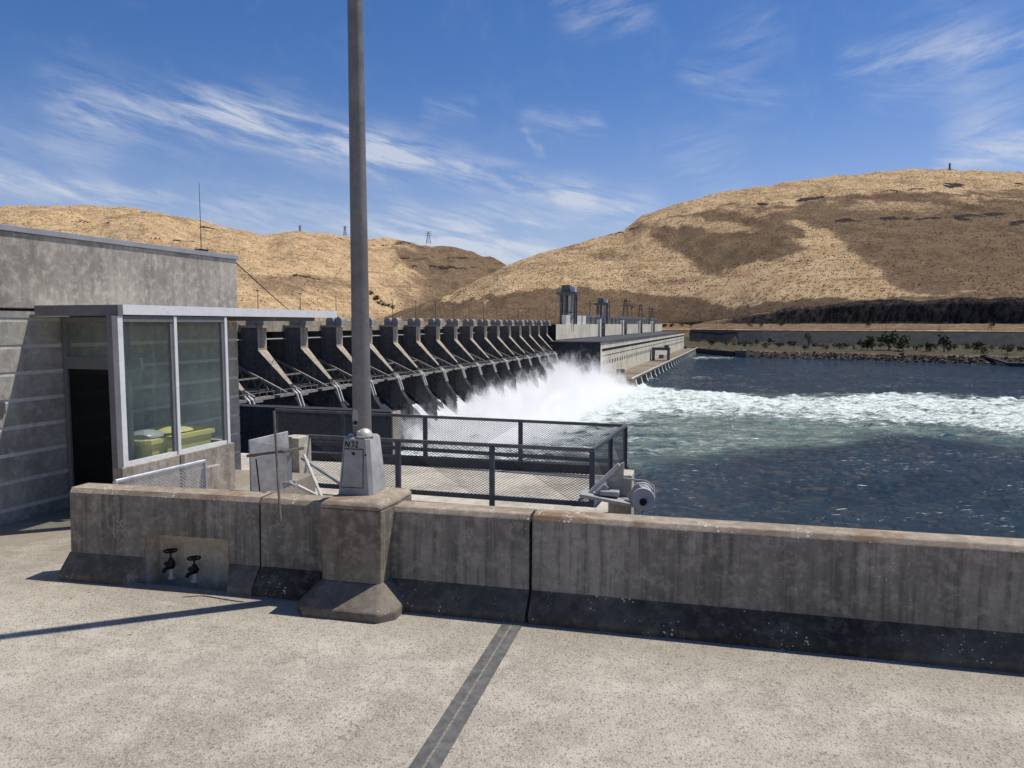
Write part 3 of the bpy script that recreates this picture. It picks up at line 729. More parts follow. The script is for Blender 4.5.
MB(HB).box(-24, BT - .04, -6, 12.57, 2.985, 3.02).build('shadow_gap', M['rubber'], bd)
# canopy: shaded front fascia painted dark, sunlit side fascia pale, soffit
CT = -8.26
ca = MB(HB).box(BT + .03, CT - .05, 8.18, 13.75, 2.95, 3.04).build('canopy', M['alu'], bd)
MB(HB).box(BT + .03, CT + .012, 8.10, 8.18, 2.915, 3.065).build('front_fascia', M['frame_dark'], ca)
MB(HB).box(CT - .05, CT + .015, 8.182, 13.8, 2.93, 3.07).build('side_fascia', M['alu'], ca)
for s_ in (8.7, 10.2, 11.7, 13.0): MB(HB).box(BT + .0, CT - .06, s_, s_ + .08, 2.86, 2.948).build('roof_beam', M['frame_dark'], ca)
# vestibule posts (corner, middle, far)
for s_, w in ((8.14, .09), (9.18, .06), (10.32, .06)):
    MB(HB).box(CT - .09, CT, s_ - w / 2, s_ + w / 2, .8, 2.915).build('mullion', M['alu'], bd, bevel=.004)
MB(HB).box(CT - .1, CT - .002, 8.0, 8.09, .8, 2.914).build('corner_post_shade', M['frame_dark'], bd)  # dark slab painting the shaded front of the corner post
MB(HB).box(CT - .07, CT - .01, 8.19, 10.29, 2.83, 2.912).build('head_frame', M['frame_dark'], bd)
for a, b in ((8.19, 9.145), (9.215, 10.285)):
    f = MB(HB).box(CT - .06, CT - .035, a, b, .86, 2.83).build('glass_pane', M['glass'], bd)
    gf = MB(HB).box(CT - .075, CT - .02, a, b, .8, .86); gf.build('sill', M['alu'], f)
    MB(HB).box(CT - .07, CT - .02, b - .055, b - .002, .862, 2.828).build('frame', M['frame_dark'], f)
MB(HB).box(BT + .05, CT - .1, 10.30, 10.325, .86, 2.83).build('glass_pane', M['glass'], bd)
# plinth wall under the glass, with end pier
MB(HB).box(CT - .16, CT + .02, 8.05, 10.42, -.5, .8).build('plinth_wall', M['plinth'], bd, bevel=.012)
MB(HB).box(CT - .3, CT + .12, 9.62, 9.95, -.5, .52).build('plinth_pier', M['plinth'], bd, bevel=.012)
MB(HB).box(CT - .1, CT + .035, 9.15, 9.23, -.2, .795).build('post_base', M['pedestal_toe'], bd)
MB(HB).box(BT + .05, CT - .17, 10.28, 10.42, -.5, .85).build('end_plinth', M['pale_block'], bd)
# door wall at s = 8.6
sD = 8.6
df = MB(HB).box(BT + .0, BT + .06, sD - .05, sD + .05, 0, 2.9)
df.box(-8.74, -8.68, sD - .05, sD + .05, 0, 2.9).box(BT + .06, -8.74, sD - .05, sD + .05, 2.13, 2.32).box(BT + .06, -8.74, sD - .05, sD + .05, 2.82, 2.9)
df.box(-8.68, -8.60, sD - .045, sD + .045, 0, 2.9).box(-8.6, CT - .1, sD - .03, sD + .03, 2.13, 2.3)
dfo = df.build('door_frame', M['frame_dark'], bd, bevel=.004)
dl = MB(HB).box(BT + .07, -8.76, sD - .015, sD + .015, .03, 2.12).build('door', M['glass_dark'], bd)
MB(HB).tube([(-8.86, sD - .06, .95), (-8.86, sD - .06, 1.25)], .014, 8).build('handle', M['galv'], dl, 'auto')
g = MB(HB); g.box(-8.9, -8.76, sD - .022, sD + .022, .03, 2.12).box(BT + .07, -8.76, sD - .022, sD + .022, 2.05, 2.125); g.build('leaf_frame', M['black'], dl)
tr = MB(HB).box(BT + .07, -8.75, sD - .012, sD + .012, 2.33, 2.81).build('transom', M['glass'], bd)
MB(HB).box(-8.59, CT - .12, sD - .01, sD + .01, .86, 2.12).build('side_light', M['glass'], bd)
# dark interior behind the door
MB(HB).box(BT + .03, CT - .18, 8.7, 10.26, -.02, .02).build('vestibule_floor', M['rubber'], bd)
# wall plaque
o = MB(HB).box(BT - .021, BT + .012, 6.7, 7.6, 1.56, 1.72).build('plaque', M['plaque'], bd)
# yellow bin inside the vestibule
YB = (-8.95, 9.6, .02)
yb = thing('yellow_bin', 'yellow plastic tub standing behind the vestibule glass', 'tub', TD, YB)
g = MB(YB); g.loft([octo(-9.3, -8.5, 8.85, 10.1, .02, .08), octo(-9.4, -8.44, 8.70, 10.2, 1.0, .1), octo(-9.44, -8.40, 8.66, 10.24, 1.01, .1), octo(-9.44, -8.40, 8.66, 10.24, 1.07, .1), octo(-9.38, -8.46, 8.72, 10.18, 1.08, .1), octo(-9.34, -8.5, 8.76, 10.14, .9, .1)])
g.build('tub_body', M['yellow'], yb, 'auto')
MB(YB).ball((-8.9, 9.75, 1.07), .3, .36, .07, 16, 5, True).build('lid', M['yellow'], yb, True)
dm = thing('dome_cover', 'grey translucent dome lying on the yellow tub', 'dome', TD, (-8.85, 9.25, 1.1))
MB((-8.85, 9.25, 1.1)).ball((-8.85, 9.1, 1.06), .24, .3, .11, 20, 8, True).build('dome_shell', M['dome'], dm, True)
# roof whip antenna, cable
AB = (BT - .12, 11.75, 4.165)
an = thing('whip_antenna', 'thin whip antenna standing on the roof edge of the building', 'antenna', TD, AB)
MB(AB).tube([AB, (AB[0], AB[1], 5.45)], [.008, .004], 6).build('whip', M['black'], an)
MB(AB).box(AB[0] - .08, AB[0] + .08, AB[1] - .1, AB[1] + .1, 4.165, 4.21).build('mount', M['black'], an)

# ================================================================== SPILLWAY DAM (frame TD, heights from eye level)
SP = 18.94; S0_ = 161.9
DB = (-118, 300, 0)
dam = thing('spillway_dam', 'long concrete spillway dam with repeated piers and steel gates', 'dam', TD, DB, z_shift=EYE)
NP = list(range(-2, 16))
pier_proto = None; gate_proto = None
pprof = [(-118.6, -.6), (-118.6, -6.7), (-110.4, -15.2), (-109.6, -17), (-107.5, -21), (-104, -26), (-102, -41), (-142, -41), (-142, -.6)]
for k in NP:
    s = S0_ + SP * k
    if pier_proto is None:
        o = (-118.6, s, 0)
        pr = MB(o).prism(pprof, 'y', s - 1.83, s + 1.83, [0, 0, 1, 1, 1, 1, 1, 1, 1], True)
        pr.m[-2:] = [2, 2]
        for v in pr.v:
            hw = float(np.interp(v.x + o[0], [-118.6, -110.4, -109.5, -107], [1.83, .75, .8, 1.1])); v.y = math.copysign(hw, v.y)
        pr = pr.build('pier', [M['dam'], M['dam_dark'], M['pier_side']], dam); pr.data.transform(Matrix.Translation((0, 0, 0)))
        pr.location = (o[0] - DB[0], o[1] - DB[1], 0)
        MB(o).box(-123.6, -116.6, s - 2.4, s + 2.4, -1.0, -.35).build('cap_slab', M['dam'], pr)
        for tc in (-120.9, -118.1):
            ar = [(tc + 1.3 * math.cos(a), .85 + 1.3 * math.sin(a)) for a in np.linspace(0, PI, 11)]
            MB(o).prism([(tc + 1.3, -.35)] + ar + [(tc - 1.3, -.35)], 'y', s - 1.7, s + 1.7).build('hoist_housing', M['housing'], pr)
        for dy in (-.7, .7):
            MB(o).tube([(-109.4, s + dy, -16.6), (-108.2, s + dy, -17.6), (-106.9, s + dy, -21.5)], .26, 8).build('drain_pipe', M['pipe_pale'], pr)
        pier_proto = pr
    else:
        pr = copy_tree(pier_proto, dam); pr.location = (-118.6 - DB[0], s - DB[1], 0)
def gate(s):
    o = (-131, s + SP / 2, 0); a, b = s + 1.85, s + SP - 1.85
    ar = [(-110 - 21.5 * math.cos(x), -16 + 21.5 * math.sin(x)) for x in np.linspace(R(-12), R(36), 10)]
    gp = MB(o).prism(ar + [(x - .5, z) for x, z in reversed(ar)], 'y', a, b).build('tainter_gate', M['gate_steel'], dam)
    gp.location = (o[0] - DB[0], o[1] - DB[1], 0)
    for sa in (a + 1.3, b - 1.3):
        g = MB(o); T = (-109.6, sa, -17.2)
        up = (-130, sa, -8.2); lo = (-130.5, sa, -16)
        g.bar(up, T, .6, .65); g.bar(lo, T, .55, .6); N_ = 6
        for i in range(N_):
            f = i / N_; f2 = (i + 1) / N_; L = lambda p, q, f: tuple(p[j] + (q[j] - p[j]) * f for j in range(3))
            g.bar(L(up, T, f), L(lo, T, (f + f2) / 2), .34); g.bar(L(lo, T, (f + f2) / 2), L(up, T, f2), .34)
        g.build('gate_arm', M['truss'], gp)
    g = MB(o)
    for i in range(1, 5):
        x_ = R(-12 + 48 * i / 5); g.bar((-109.9 - 21 * math.cos(x_), a + .1, -16 + 21 * math.sin(x_)), (-109.9 - 21 * math.cos(x_), b - .1, -16 + 21 * math.sin(x_)), .5, .7)
    g.build('gate_rib', M['gate_rib'], gp)
    g = MB(o)
    for f in (.25, .6): g.bar(L(up, T, f)[:1] + (a + 1.3,) + L(up, T, f)[2:], L(up, T, f)[:1] + (b - 1.3,) + L(up, T, f)[2:], .4)
    q0, q1 = L(lo, T, .3), L(lo, T, .75); g.bar((q0[0], a + 1.3, q0[2]), (q1[0], b - 1.3, q1[2]), .3); g.bar((q1[0], a + 1.3, q1[2]), (q0[0], b - 1.3, q0[2]), .3)
    g.build('arm_brace', M['truss'], gp)
    return gp
for k in NP[:-1]:
    s = S0_ + SP * k
    if gate_proto is None: gate_proto = gate(s)
    else:
        c = copy_tree(gate_proto, dam); c.location = (-131 - DB[0], s + SP / 2 - DB[1], 0)
sA, sB = S0_ + SP * NP[0] - 30, 455
MB(DB).box(-131, -123.6, sA, sB, -2.1, 1.0).build('bridge_deck', M['dam'], dam)
g = MB(DB)
for zz_ in (1.6, 2.1): g.bar((-123.9, sA, zz_), (-123.9, sB, zz_), .1)
q_ = sA
while q_ < sB: g.bar((-123.9, q_, 1.0), (-123.9, q_, 2.1), .1); q_ += 4.7
g.build('deck_railing', M['truss'], dam)
MB(DB).tube([(-123.2, sA, -4.1), (-123.2, sB, -4.1)], .24, 8).build('service_pipe', M['galv'], dam)
wk = None
for k in NP:
    s = S0_ + SP * k
    o = (-109, s, -17.5)
    if wk is None:
        wk = MB(o).box(-110.6, -108.6, s - 7.2, s + 9.5, -17.9, -17.3).build('walkway', M['truss'], dam)
        g = MB(o)
        for i in range(7): g.bar((-108.65, s - 7 + i * 2.7, -17.3), (-108.65, s - 7 + i * 2.7, -16.1), .12)
        g.bar((-108.65, s - 7.2, -16.1), (-108.65, s + 9.5, -16.1), .12); g.build('handrail', M['truss'], wk)
        MB(o).box(-108.59, -108.2, s + 1.5, s + 4.5, -18.3, -17.6).build('light_trough', M['truss'], wk)
        wk.location = Vector(o) - Vector(DB)
    else:
        c = copy_tree(wk, dam); c.location = Vector(o) - Vector(DB)
MB(DB).prism([(-131, -17.5), (-124, -18), (-116, -22), (-108, -29), (-100, -38), (-100, -41), (-131, -41)], 'y', sA, sB).build('ogee_chute', M['wet_shade'], dam)
MB(DB).box(-134, -132, sA, sB, -30, .9).build('headwall', M['gate_steel'], dam)
# lamp poles along the deck
lpole = None
for k in NP:
    s = S0_ + SP * k + .3; o = (-119.8, s, .3)
    if lpole is None:
        lpole = thing('deck_lamp', 'thin dark lamp pole on the spillway deck above a pier', 'lamp pole', TD, o, 'lamp poles along the spillway deck', EYE)
        MB(o).tube([(-119.8, s, .3), (-119.8, s, 8.4)], [.13, .09], 6).build('pole', M['pylon'], lpole)
        MB(o).box(-120.2, -119.4, s - .25, s + .25, 8.4, 8.6).build('lamp_head', M['pylon'], lpole)
    else:
        c = copy_tree(lpole); x, y, z = frame_pos(TD, o); c.location = (x, y, z + EYE)
# overhead cable from the roof corner
e0 = Vector(frame_pos(TD, (BT - .02, 12.55, 4.06))); e1 = Vector(frame_pos(TD, (-119.8, S0_ + SP + .3, 5.4))) + Vector((0, 0, EYE - .1))
pts = [e0.lerp(e1, i / 24) - Vector((0, 0, 1.5 * math.sin(PI * i / 24))) for i in range(25)]
tag(MB().tube(pts, [.012 + .09 * i / 24 for i in range(25)], 5).build('overhead_cable', M['black']), 'dark overhead cable slanting from the building corner to the dam', 'cable')
# guide wall standing in the tailwater near the platform
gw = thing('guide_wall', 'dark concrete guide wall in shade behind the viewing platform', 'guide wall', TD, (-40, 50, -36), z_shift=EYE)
MB((-40, 50, -36)).box(-90, -25.4, 50, 51.4, -40, -6.6).build('wall_body', M['guide'], gw)  # near-black colour carries the shade on this wall
MB((-40, 50, -36)).box(-25.4, -25.3, 50.02, 51.38, -36, -6.62).build('lit_end_face', M['pale_block'], gw)  # pale slab painting the sunlit end of the same wall

# ================================================================== POWERHOUSE
PB = (-90, 390, -10)
ph = thing('powerhouse', 'long pale concrete powerhouse beyond the spillway with rows of small windows', 'powerhouse', TD, PB, z_shift=EYE)
MB(PB).box(-102.9, -74, 389, 933, -37, -9.9).build('generator_hall', M['power'], ph)
MB(PB).box(-102.9, -74.02, 388.7, 388.99, -37, -9.9).build('end_wall_shade', M['wet_shade'], ph)  # dark slab added over the hall's end: wet, with shade painted in
MB(PB).box(-150, -103.05, 406.6, 406.99, -37, -.12).build('end_wall_shade', M['wet_shade'], ph)  # same for the intake block: shade painted as a near-black slab
MB(PB).box(-103, -73.4, 388.6, 933.4, -9.88, -9.35).build('roof', M['roofing'], ph)
MB(PB).box(-150, -103.02, 407, 955, -37, -.1).build('intake_block', M['power'], ph)
MB(PB).box(-103.0, -102.2, 407, 955, -9.34, -8.9).build('wall_kerb', M['roofing'], ph)
for s0 in (433, 448.5, 464, 480): MB(PB).box(-106, -103.4, s0, s0 + 10.5, -.098, 5.4).build('deck_fin', M['power_white'], ph)
for s0 in (532, 637, 739, 844):
    q = MB(PB).box(-104.5, -101.8, s0, s0 + 5, -9.3, 3.4).build('pilaster', M['power_white'], ph)
    g = MB(PB)
    for i in range(3): g.bar((-101.9, s0 + 8 + i * 5, -9.2), (-101.9, s0 + 8 + i * 5, 2.2), .9)
    g.bar((-101.9, s0 + 7, 1.5), (-101.9, s0 + 20, 1.5), 1.2); g.bar((-101.9, s0 + 8, -4), (-101.9, s0 + 18, 0), .7)
    g.build('bus_frame', M['crane'], q)
# louvre band, ledge, windows
MB(PB).box(-74.0, -73.85, 392, 930, -13.2, -12.9).build('ledge', M['power_white'], ph)
g = MB(PB).box(-73.99, -73.9, 393, 929, -14.6, -13.25)
g.build('louvre_band', M['window'], ph)
wp = None; s0 = 397
while s0 < 925:
    o = (-74, s0, -21)
    if wp is None:
        wp = MB(o).box(-74.2, -73.93, s0, s0 + 3.0, -22.2, -20).build('window', M['window'], ph); wp.location = Vector(o) - Vector(PB)
    else:
        c = wp.copy(); COL.objects.link(c); c.parent = ph; c.location = Vector(o) - Vector(PB)
    s0 += 9
MB(PB).box(-74, -73.9, 392, 930, -17.3, -17.0).build('ledge', M['window'], ph)
MB(PB).box(-74, -58, 395, 945, -30.2, -29.3).build('tailrace_deck', M['deck'], ph)
MB(PB).box(-58.5, -58, 395, 945, -29.29, -28.7).build('deck_parapet', M['power_white'], ph)
tp = None; s0 = 410
while s0 < 943:
    o = (-60, s0, -34)
    if tp is None:
        tp = MB(o).prism([(-72, -30.2), (-58.2, -30.2), (-57.4, -33.4), (-55.4, -36.5), (-72, -36.5)], 'y', s0 - 1.6, s0 + 1.6).build('deck_pier', M['power'], ph)
        tp.location = Vector(o) - Vector(PB)
    else:
        c = tp.copy(); COL.objects.link(c); c.parent = ph; c.location = Vector(o) - Vector(PB)
    s0 += 15 if s0 > 780 else 22
MB(PB).box(-73, -70, 395, 940, -37, -30.22).build('tailrace_recess', M['wet_shade'], ph)
# cranes, towers, transformers on top
def crane(o, w, h, label, top=True):
    c = thing('gantry_crane', label, 'crane', TD, o, z_shift=EYE); t, s, z = o
    for a in (-1, -.33, .33, 1):
        for b in (-1, 1):
            MB(o).box(t + a * w * .38 - w * .05, t + a * w * .38 + w * .05, s + b * w * .2 - w * .05, s + b * w * .2 + w * .05, z, z + h * .74).build('column', M['crane'] if a != .33 else M['crane_pale'], c)
    for a in (-1, 1): MB(o).bar((t + a * w * .36, s - w * .3, z + h * .35), (t + a * w * .36, s + w * .3, z + h * .35), w * .06).build('tie_beam', M['crane'], c)
    MB(o).bar((t - w * .36, s - w * .3, z + h * .3), (t + w * .36, s - w * .3, z + h * .3), w * .05).build('tie_beam', M['crane'], c)
    MB(o).box(t - w * .55, t + w * .55, s - w * .45, s + w * .45, z + h * .74, z + h * .82).build('platform', M['crane'], c)
    MB(o).box(t - w * .32, t + w * .12, s - w * .3, s + w * .3, z + h * .82, z + h).build('machine_house', M['crane'], c)
    MB(o).box(t + w * .14, t + w * .4, s - w * .25, s + w * .2, z + h * .82, z + h * .95).build('cab', M['crane_pale'], c)
crane((-106, 450, -.1), 11.5, 24, 'largest blue grey gantry crane at the near end of the powerhouse deck')
crane((-108, 573, -.1), 9.5, 20, 'smaller dark gantry crane standing farther along the powerhouse deck')
def tower(o, w, h, label, name='switchyard_tower', cat='tower', th=TD, zs=EYE, r=.35, arms=(.75, .9), group=None):
    c = thing(name, label, cat, th, o, group, zs); t, s, z = o
    g = MB(o); N_ = 5
    P_ = lambda a, b, f: (t + a * w / 2 * (1 - .75 * f), s + b * w / 2 * (1 - .75 * f), z + h * f)
    for a in (-1, 1):
        for b in (-1, 1): g.bar(P_(a, b, 0), P_(a, b, 1), r)
    for i in range(N_):
        f, f2 = i / N_, (i + 1) / N_
        for a, b, a2, b2 in ((-1, -1, 1, -1), (1, -1, 1, 1), (1, 1, -1, 1), (-1, 1, -1, -1)):
            g.bar(P_(a, b, f), P_(a2, b2, f2), r * .6); g.bar(P_(a2, b2, f), P_(a, b, f2), r * .6)
    g.build('lattice', M['pylon'], c)
    for f in arms: MB(o).bar((t - w * .8, s, z + h * f), (t + w * .8, s, z + h * f), r * 1.4).build('cross_arm', M['pylon'], c)
    return c
tower((-112, 713, -.1), 7, 24, 'lattice tower between the second crane and the powerhouse middle')
tower((-112, 819, -.1), 6.5, 22, 'lattice tower on the powerhouse deck past its middle')
tower((-112, 923, -.1), 6, 20, 'lattice tower at the far end of the powerhouse deck')
ti = 0
tproto = None
for s0 in (498, 514, 545, 562, 580, 600, 618, 655, 672, 690, 708, 725, 760, 778, 796, 814, 865, 882, 900, 918):
    o = (-107, s0, -.1)
    if tproto is None:
        tproto = thing('transformer', 'dark transformer with bushings on the powerhouse deck', 'transformer', TD, o, 'transformers along the powerhouse deck', EYE)
        MB(o).box(-111, -104.5, s0, s0 + 12, -.1, 4.8).build('tank', M['crane'], tproto)
        for i in range(3): MB(o).tube([(-107, s0 + 2 + i * 4, 4.2), (-106.5, s0 + 2 + i * 4, 7)], [.6, .3], 6).build('bushing', M['crane_pale'], tproto)
    else:
        c = copy_tree(tproto); x, y, z = frame_pos(TD, o); c.location = (x, y, z + EYE)
for i, (s0, hh_) in enumerate(((530, 17), (610, 21), (735, 19), (870, 22))):
    o = (-109, s0, -.1); c = thing('deck_mast', 'thin mast standing among the transformers on the powerhouse deck', 'mast', TD, o, 'masts on the powerhouse deck', EYE)
    MB(o).tube([(-109, s0, -.1), (-109, s0, hh_)], [.5, .25], 6).build('pole', M['pylon'], c); MB(o).bar((-111.5, s0, hh_ * .85), (-106.5, s0, hh_ * .85), .4).build('cross_arm', M['pylon'], c)
# portal hoist on the tailrace deck
o = (-66, 606, -29.3)
gh = thing('portal_hoist', 'dark portal hoist straddling the tailrace deck before the powerhouse wall', 'hoist', TD, o, z_shift=EYE)
for a in (-1, 1):
    MB(o).box(-66 + a * 6 - .9, -66 + a * 6 + .9, 603, 609, -29.3, -21).build('leg', M['crane'], gh)
MB(o).box(-73, -59, 602, 610, -21, -18.8).build('beam', M['crane'], gh)
MB(o).box(-63, -60, 603, 608, -18.8, -16.8).build('hoist_house', M['crane'], gh)
# parked clutter on the deck
for i, (s0, l) in enumerate(((425, 'dark equipment crate at the near end of the tailrace deck'), (640, 'dark equipment crate beyond the portal hoist on the tailrace deck'), (900, 'dark equipment crate at the far end of the tailrace deck'))):
    o = (-70, s0, -29.3); e = thing('equipment_crate', l, 'crate', TD, o, z_shift=EYE)
    MB(o).box(-71.5, -68, s0, s0 + 8, -29.3, -26.6).build('crate_body', M['crane'], e); MB(o).box(-71.6, -67.9, s0 - .1, s0 + 8.1, -26.6, -26.3).build('lid', M['roofing'], e)

PHK = 1.118
bpy.context.view_layer.update()
for o_ in [q for q in COL.objects if q.parent is None and q.get('category') and q.name.split('.')[0] in ('powerhouse', 'gantry_crane', 'switchyard_tower', 'transformer', 'deck_mast', 'portal_hoist', 'equipment_crate')]:
    e = Vector((0, 0, EYE)); o_.location = e + (o_.location - e) * PHK; o_.scale = (PHK,) * 3

# ================================================================== RIVER
WD = 38.5; WZ = EYE - WD
def grid_mesh(name, V, nr, nc, mat, attr=None, attr_name=None, smooth=True):
    idx = np.arange(nr * nc).reshape(nr, nc)
    q = np.stack([idx[:-1, :-1], idx[:-1, 1:], idx[1:, 1:], idx[1:, :-1]], -1).reshape(-1, 4)
    me = bpy.data.meshes.new(name)
    me.vertices.add(nr * nc); me.vertices.foreach_set('co', V.reshape(-1).astype(np.float32))
    me.loops.add(q.size); me.loops.foreach_set('vertex_index', q.reshape(-1).astype(np.int32))
    me.polygons.add(len(q)); me.polygons.foreach_set('loop_start', (np.arange(len(q)) * 4).astype(np.int32))
    me.update(calc_edges=True); me.validate()
    me.polygons.foreach_set('use_smooth', np.ones(len(q), bool))
    if attr is not None:
        ca = me.color_attributes.new(attr_name, 'FLOAT_COLOR', 'POINT')
        c4 = np.ones((nr * nc, 4), np.float32); c4[:, :3] = attr.reshape(-1, 3); ca.data.foreach_set('color', c4.reshape(-1))
    me.materials.append(mat)
    o = bpy.data.objects.new(name, me); COL.objects.link(o)
    return o
def nz(x, y, z=0, sc=1, oct_=4):
    return noise.fractal(Vector((x * sc, y * sc, z)), 1.0, 2.1, oct_)
pys = np.concatenate([np.linspace(339, 348, 12), np.linspace(349, 470, 200), np.linspace(471, 700, 120), np.linspace(705, 1400, 40)])
Ys = WD * F / (pys - 324)
tx = np.concatenate([np.linspace(-1400, -120, 60), np.linspace(-110, 1140, 640), np.linspace(1150, 2400, 60)])
GX, GY = np.meshgrid(tx, Ys); X = (GX - 512) / F * GY; PY = np.broadcast_to(pys[:, None], GX.shape)
PX = GX
n_a = np.array([nz(x, y, 0, 1 / 30., 5) for x, y in zip(X.ravel(), GY.ravel())]).reshape(X.shape)
n_b = np.array([nz(x, y, 7, 1 / 7., 4) for x, y in zip(X.ravel(), GY.ravel())]).reshape(X.shape)
jit = n_a * 6 * np.clip((PY - 340) / 80, .2, 1.5)
Pj = PY + jit
up_e = np.interp(PX, [380, 420, 600, 640, 690, 800, 1024, 1600], [396, 386, 372, 384, 392.5, 394.5, 397, 405])
lo_e = np.interp(PX, [380, 640, 700, 760, 860, 1024, 1300, 1600], [470, 420, 419, 422, 427, 440, 462, 480])
band = sstep(-3, 3, Pj - up_e) * sstep(9, -8, Pj - lo_e) * np.interp(PX, [340, 400, 2000, 2400], [0, 1, 1, .5])
core = np.interp(PX, [380, 640, 760, 1024, 1300], [1.0, .92, .84, .82, .7])
gr_lo = np.interp(PX, [380, 640, 760, 830, 890, 960, 1100], [470, 461, 452, 443, 432, 436, 452])
green = sstep(-4, 6, Pj - up_e) * sstep(10, -10, Pj - gr_lo) * np.interp(PX, [340, 400, 2000, 2400], [0, 1, 1, .5])
foam = band * (core - .16 * np.clip(-n_a * 1.6, 0, 1) - .22 * sstep(-16, 0, Pj - lo_e) * sstep(560, 700, PX))
foam = np.maximum(foam, green * np.interp(PX, [380, 560, 640, 800, 900], [.95, .66, .5, .42, .42]))
edge = np.exp(-((Pj - gr_lo + 3) / 4.) ** 2) * np.interp(PX, [560, 640, 800, 900], [.2, .55, .35, .1]); foam = np.maximum(foam, edge)
st1 = np.exp(-((Pj - np.interp(PX, [620, 700, 780], [379.5, 377, 380])) / 1.6) ** 2) * np.interp(PX, [625, 640, 700, 760], [0, .55, .5, 0]); foam = np.maximum(foam, st1)
st2 = np.exp(-((PY - 357.5) / 1.5) ** 2) * np.interp(PX, [685, 695, 730, 760], [0, .6, .5, 0]); foam = np.maximum(foam, st2)
capm = np.interp(PY, [345, 372, 385, 440, 560], [.1, .55, .8, .75, .7]) * np.interp(PX, [500, 1200], [.8, 1.0])
amp = .40 + 1.0 * np.clip(foam, 0, 1)
Z = WZ + n_b * amp + n_a * .7 * np.clip(foam * 1.4, .15, 1.4)
Z += np.where(band > .5, .8, 0) * np.clip(n_b, 0, 1)
wat = grid_mesh('river_water', np.stack([X, GY, Z], -1), *X.shape, M['water'], np.stack([foam, green, capm], -1), 'foam')
wat['kind'] = 'structure'

# white water pouring down the chutes of the open bays
def white_water():
    m, t, b = new_mat('white_water'); co = t.coords((1, 1, .35), which='Position')
    n1 = t.noise(co, .35, 6, .7); n2 = t.noise(co, 1.2, 4, .7)
    t.l(t.mix(t.ramp(n1, .35, .65), (.55, .6, .6), (.9, .91, .9)), b.inputs['Base Color']); b.inputs['Roughness'].default_value = .9
    b.inputs['Specular IOR Level'].default_value = .1; bump(t, b, t.math('ADD', n1, n2), 1.2, 1)
    return m
M['white_water'] = white_water()
ss = np.linspace(S0_ + SP * 3.6, 440, 150); uu = np.linspace(0, 1, 26)
V = np.zeros((26, 150, 3))
for i, u in enumerate(uu):
    for j, s in enumerate(ss):
        t_ = -112 + u * 40; zc = np.interp(t_, [-112, -108, -100, -92, -72], [-26.5, -29, -36.2, -37.4, -38.6]) + 1.0 * nz(t_, s, 3, .2, 4) + 1.2 * nz(t_, s, 9, .07, 3) * min(1, u * 2)
        x, y, z = frame_pos(TD, (t_, s, zc)); V[i, j] = (x, y, z + EYE)
sw = grid_mesh('spill_water', V, 26, 150, M['white_water']); sw['kind'] = 'stuff'

# spray rising over the stilling basin: a real volume
def spray_mat():
    m = bpy.data.materials.new('spray'); m.use_nodes = True; t = NT(m.node_tree)
    nt = m.node_tree; nt.nodes.remove(nt.nodes['Principled BSDF']); out = nt.nodes['Material Output']
    tc = t.n('ShaderNodeTexCoord'); sp = t.n('ShaderNodeSeparateXYZ'); t.l(tc.outputs['Object'], sp.inputs[0])  # x=t, y=s, z above water
    x, y, z = sp.outputs
    # height of the cloud top along s
    cr = t.n('ShaderNodeFloatCurve'); c = cr.mapping.curves[0]
    pts = [(0, .25), (.12, .46), (.35, .52), (.55, .58), (.72, .68), (.85, .95), (.93, 1.0), (1, .6)]
    while len(c.points) < len(pts): c.points.new(.5, .5)
    for p, q in zip(c.points, pts): p.location = q
    cr.mapping.update()
    t.l(t.math('DIVIDE', y, 245.0), cr.inputs['Value'])
    sn = t.math('SINE', t.math('MULTIPLY', y, PI / 18.94))
    H = t.math('MULTIPLY', t.math('MULTIPLY', cr.outputs[0], 24.0), t.math('ADD', .84, t.math('MULTIPLY', t.math('MULTIPLY', sn, sn), .3)))
    # lower towards downstream
    H = t.math('MULTIPLY', H, t.ramp(x, 60.0, 16.0))
    n1 = t.noise(t.coords((1, 1, .55)), .06, 7, .66, .5); n2 = t.noise(t.coords((1, 1, .7)), .26, 6, .7)
    n3 = t.noise(t.coords((1, 1, .5)), .75, 5, .75)
    n = t.math('ADD', t.math('ADD', t.math('MULTIPLY', n1, .66), t.math('MULTIPLY', n2, .34)), t.math('MULTIPLY', t.math('SUBTRACT', n3, .5), .4))
    rel = t.math('DIVIDE', z, t.math('MAXIMUM', H, .3))
    d = t.math('SUBTRACT', t.math('MULTIPLY', n, 4.8), t.math('ADD', 1.72, rel))
    d = t.math('MULTIPLY', t.ramp(d, 0.0, .4), .8)
    ed = t.math('MULTIPLY', t.ramp(x, 0, 8), t.math('MULTIPLY', t.ramp(y, 0, 14), t.ramp(y, 243, 232)))
    d = t.math('MULTIPLY', d, ed)
    v = t.n('ShaderNodeVolumePrincipled'); v.inputs['Color'].default_value = (.998, .995, .985, 1); v.inputs['Anisotropy'].default_value = .2
    t.l(d, v.inputs['Density']); t.l(v.outputs[0], out.inputs['Volume'])
    return m
spv = MB((-112, 200, -38.5)).box(-112, -40, 200, 445, -38.7, -12).build('spray', spray_mat())
x, y, z = frame_pos(TD, (-112, 200, -38.5)); spv.location = (x, y, z + EYE); spv.rotation_euler = (0, 0, -TD); spv['kind'] = 'stuff'

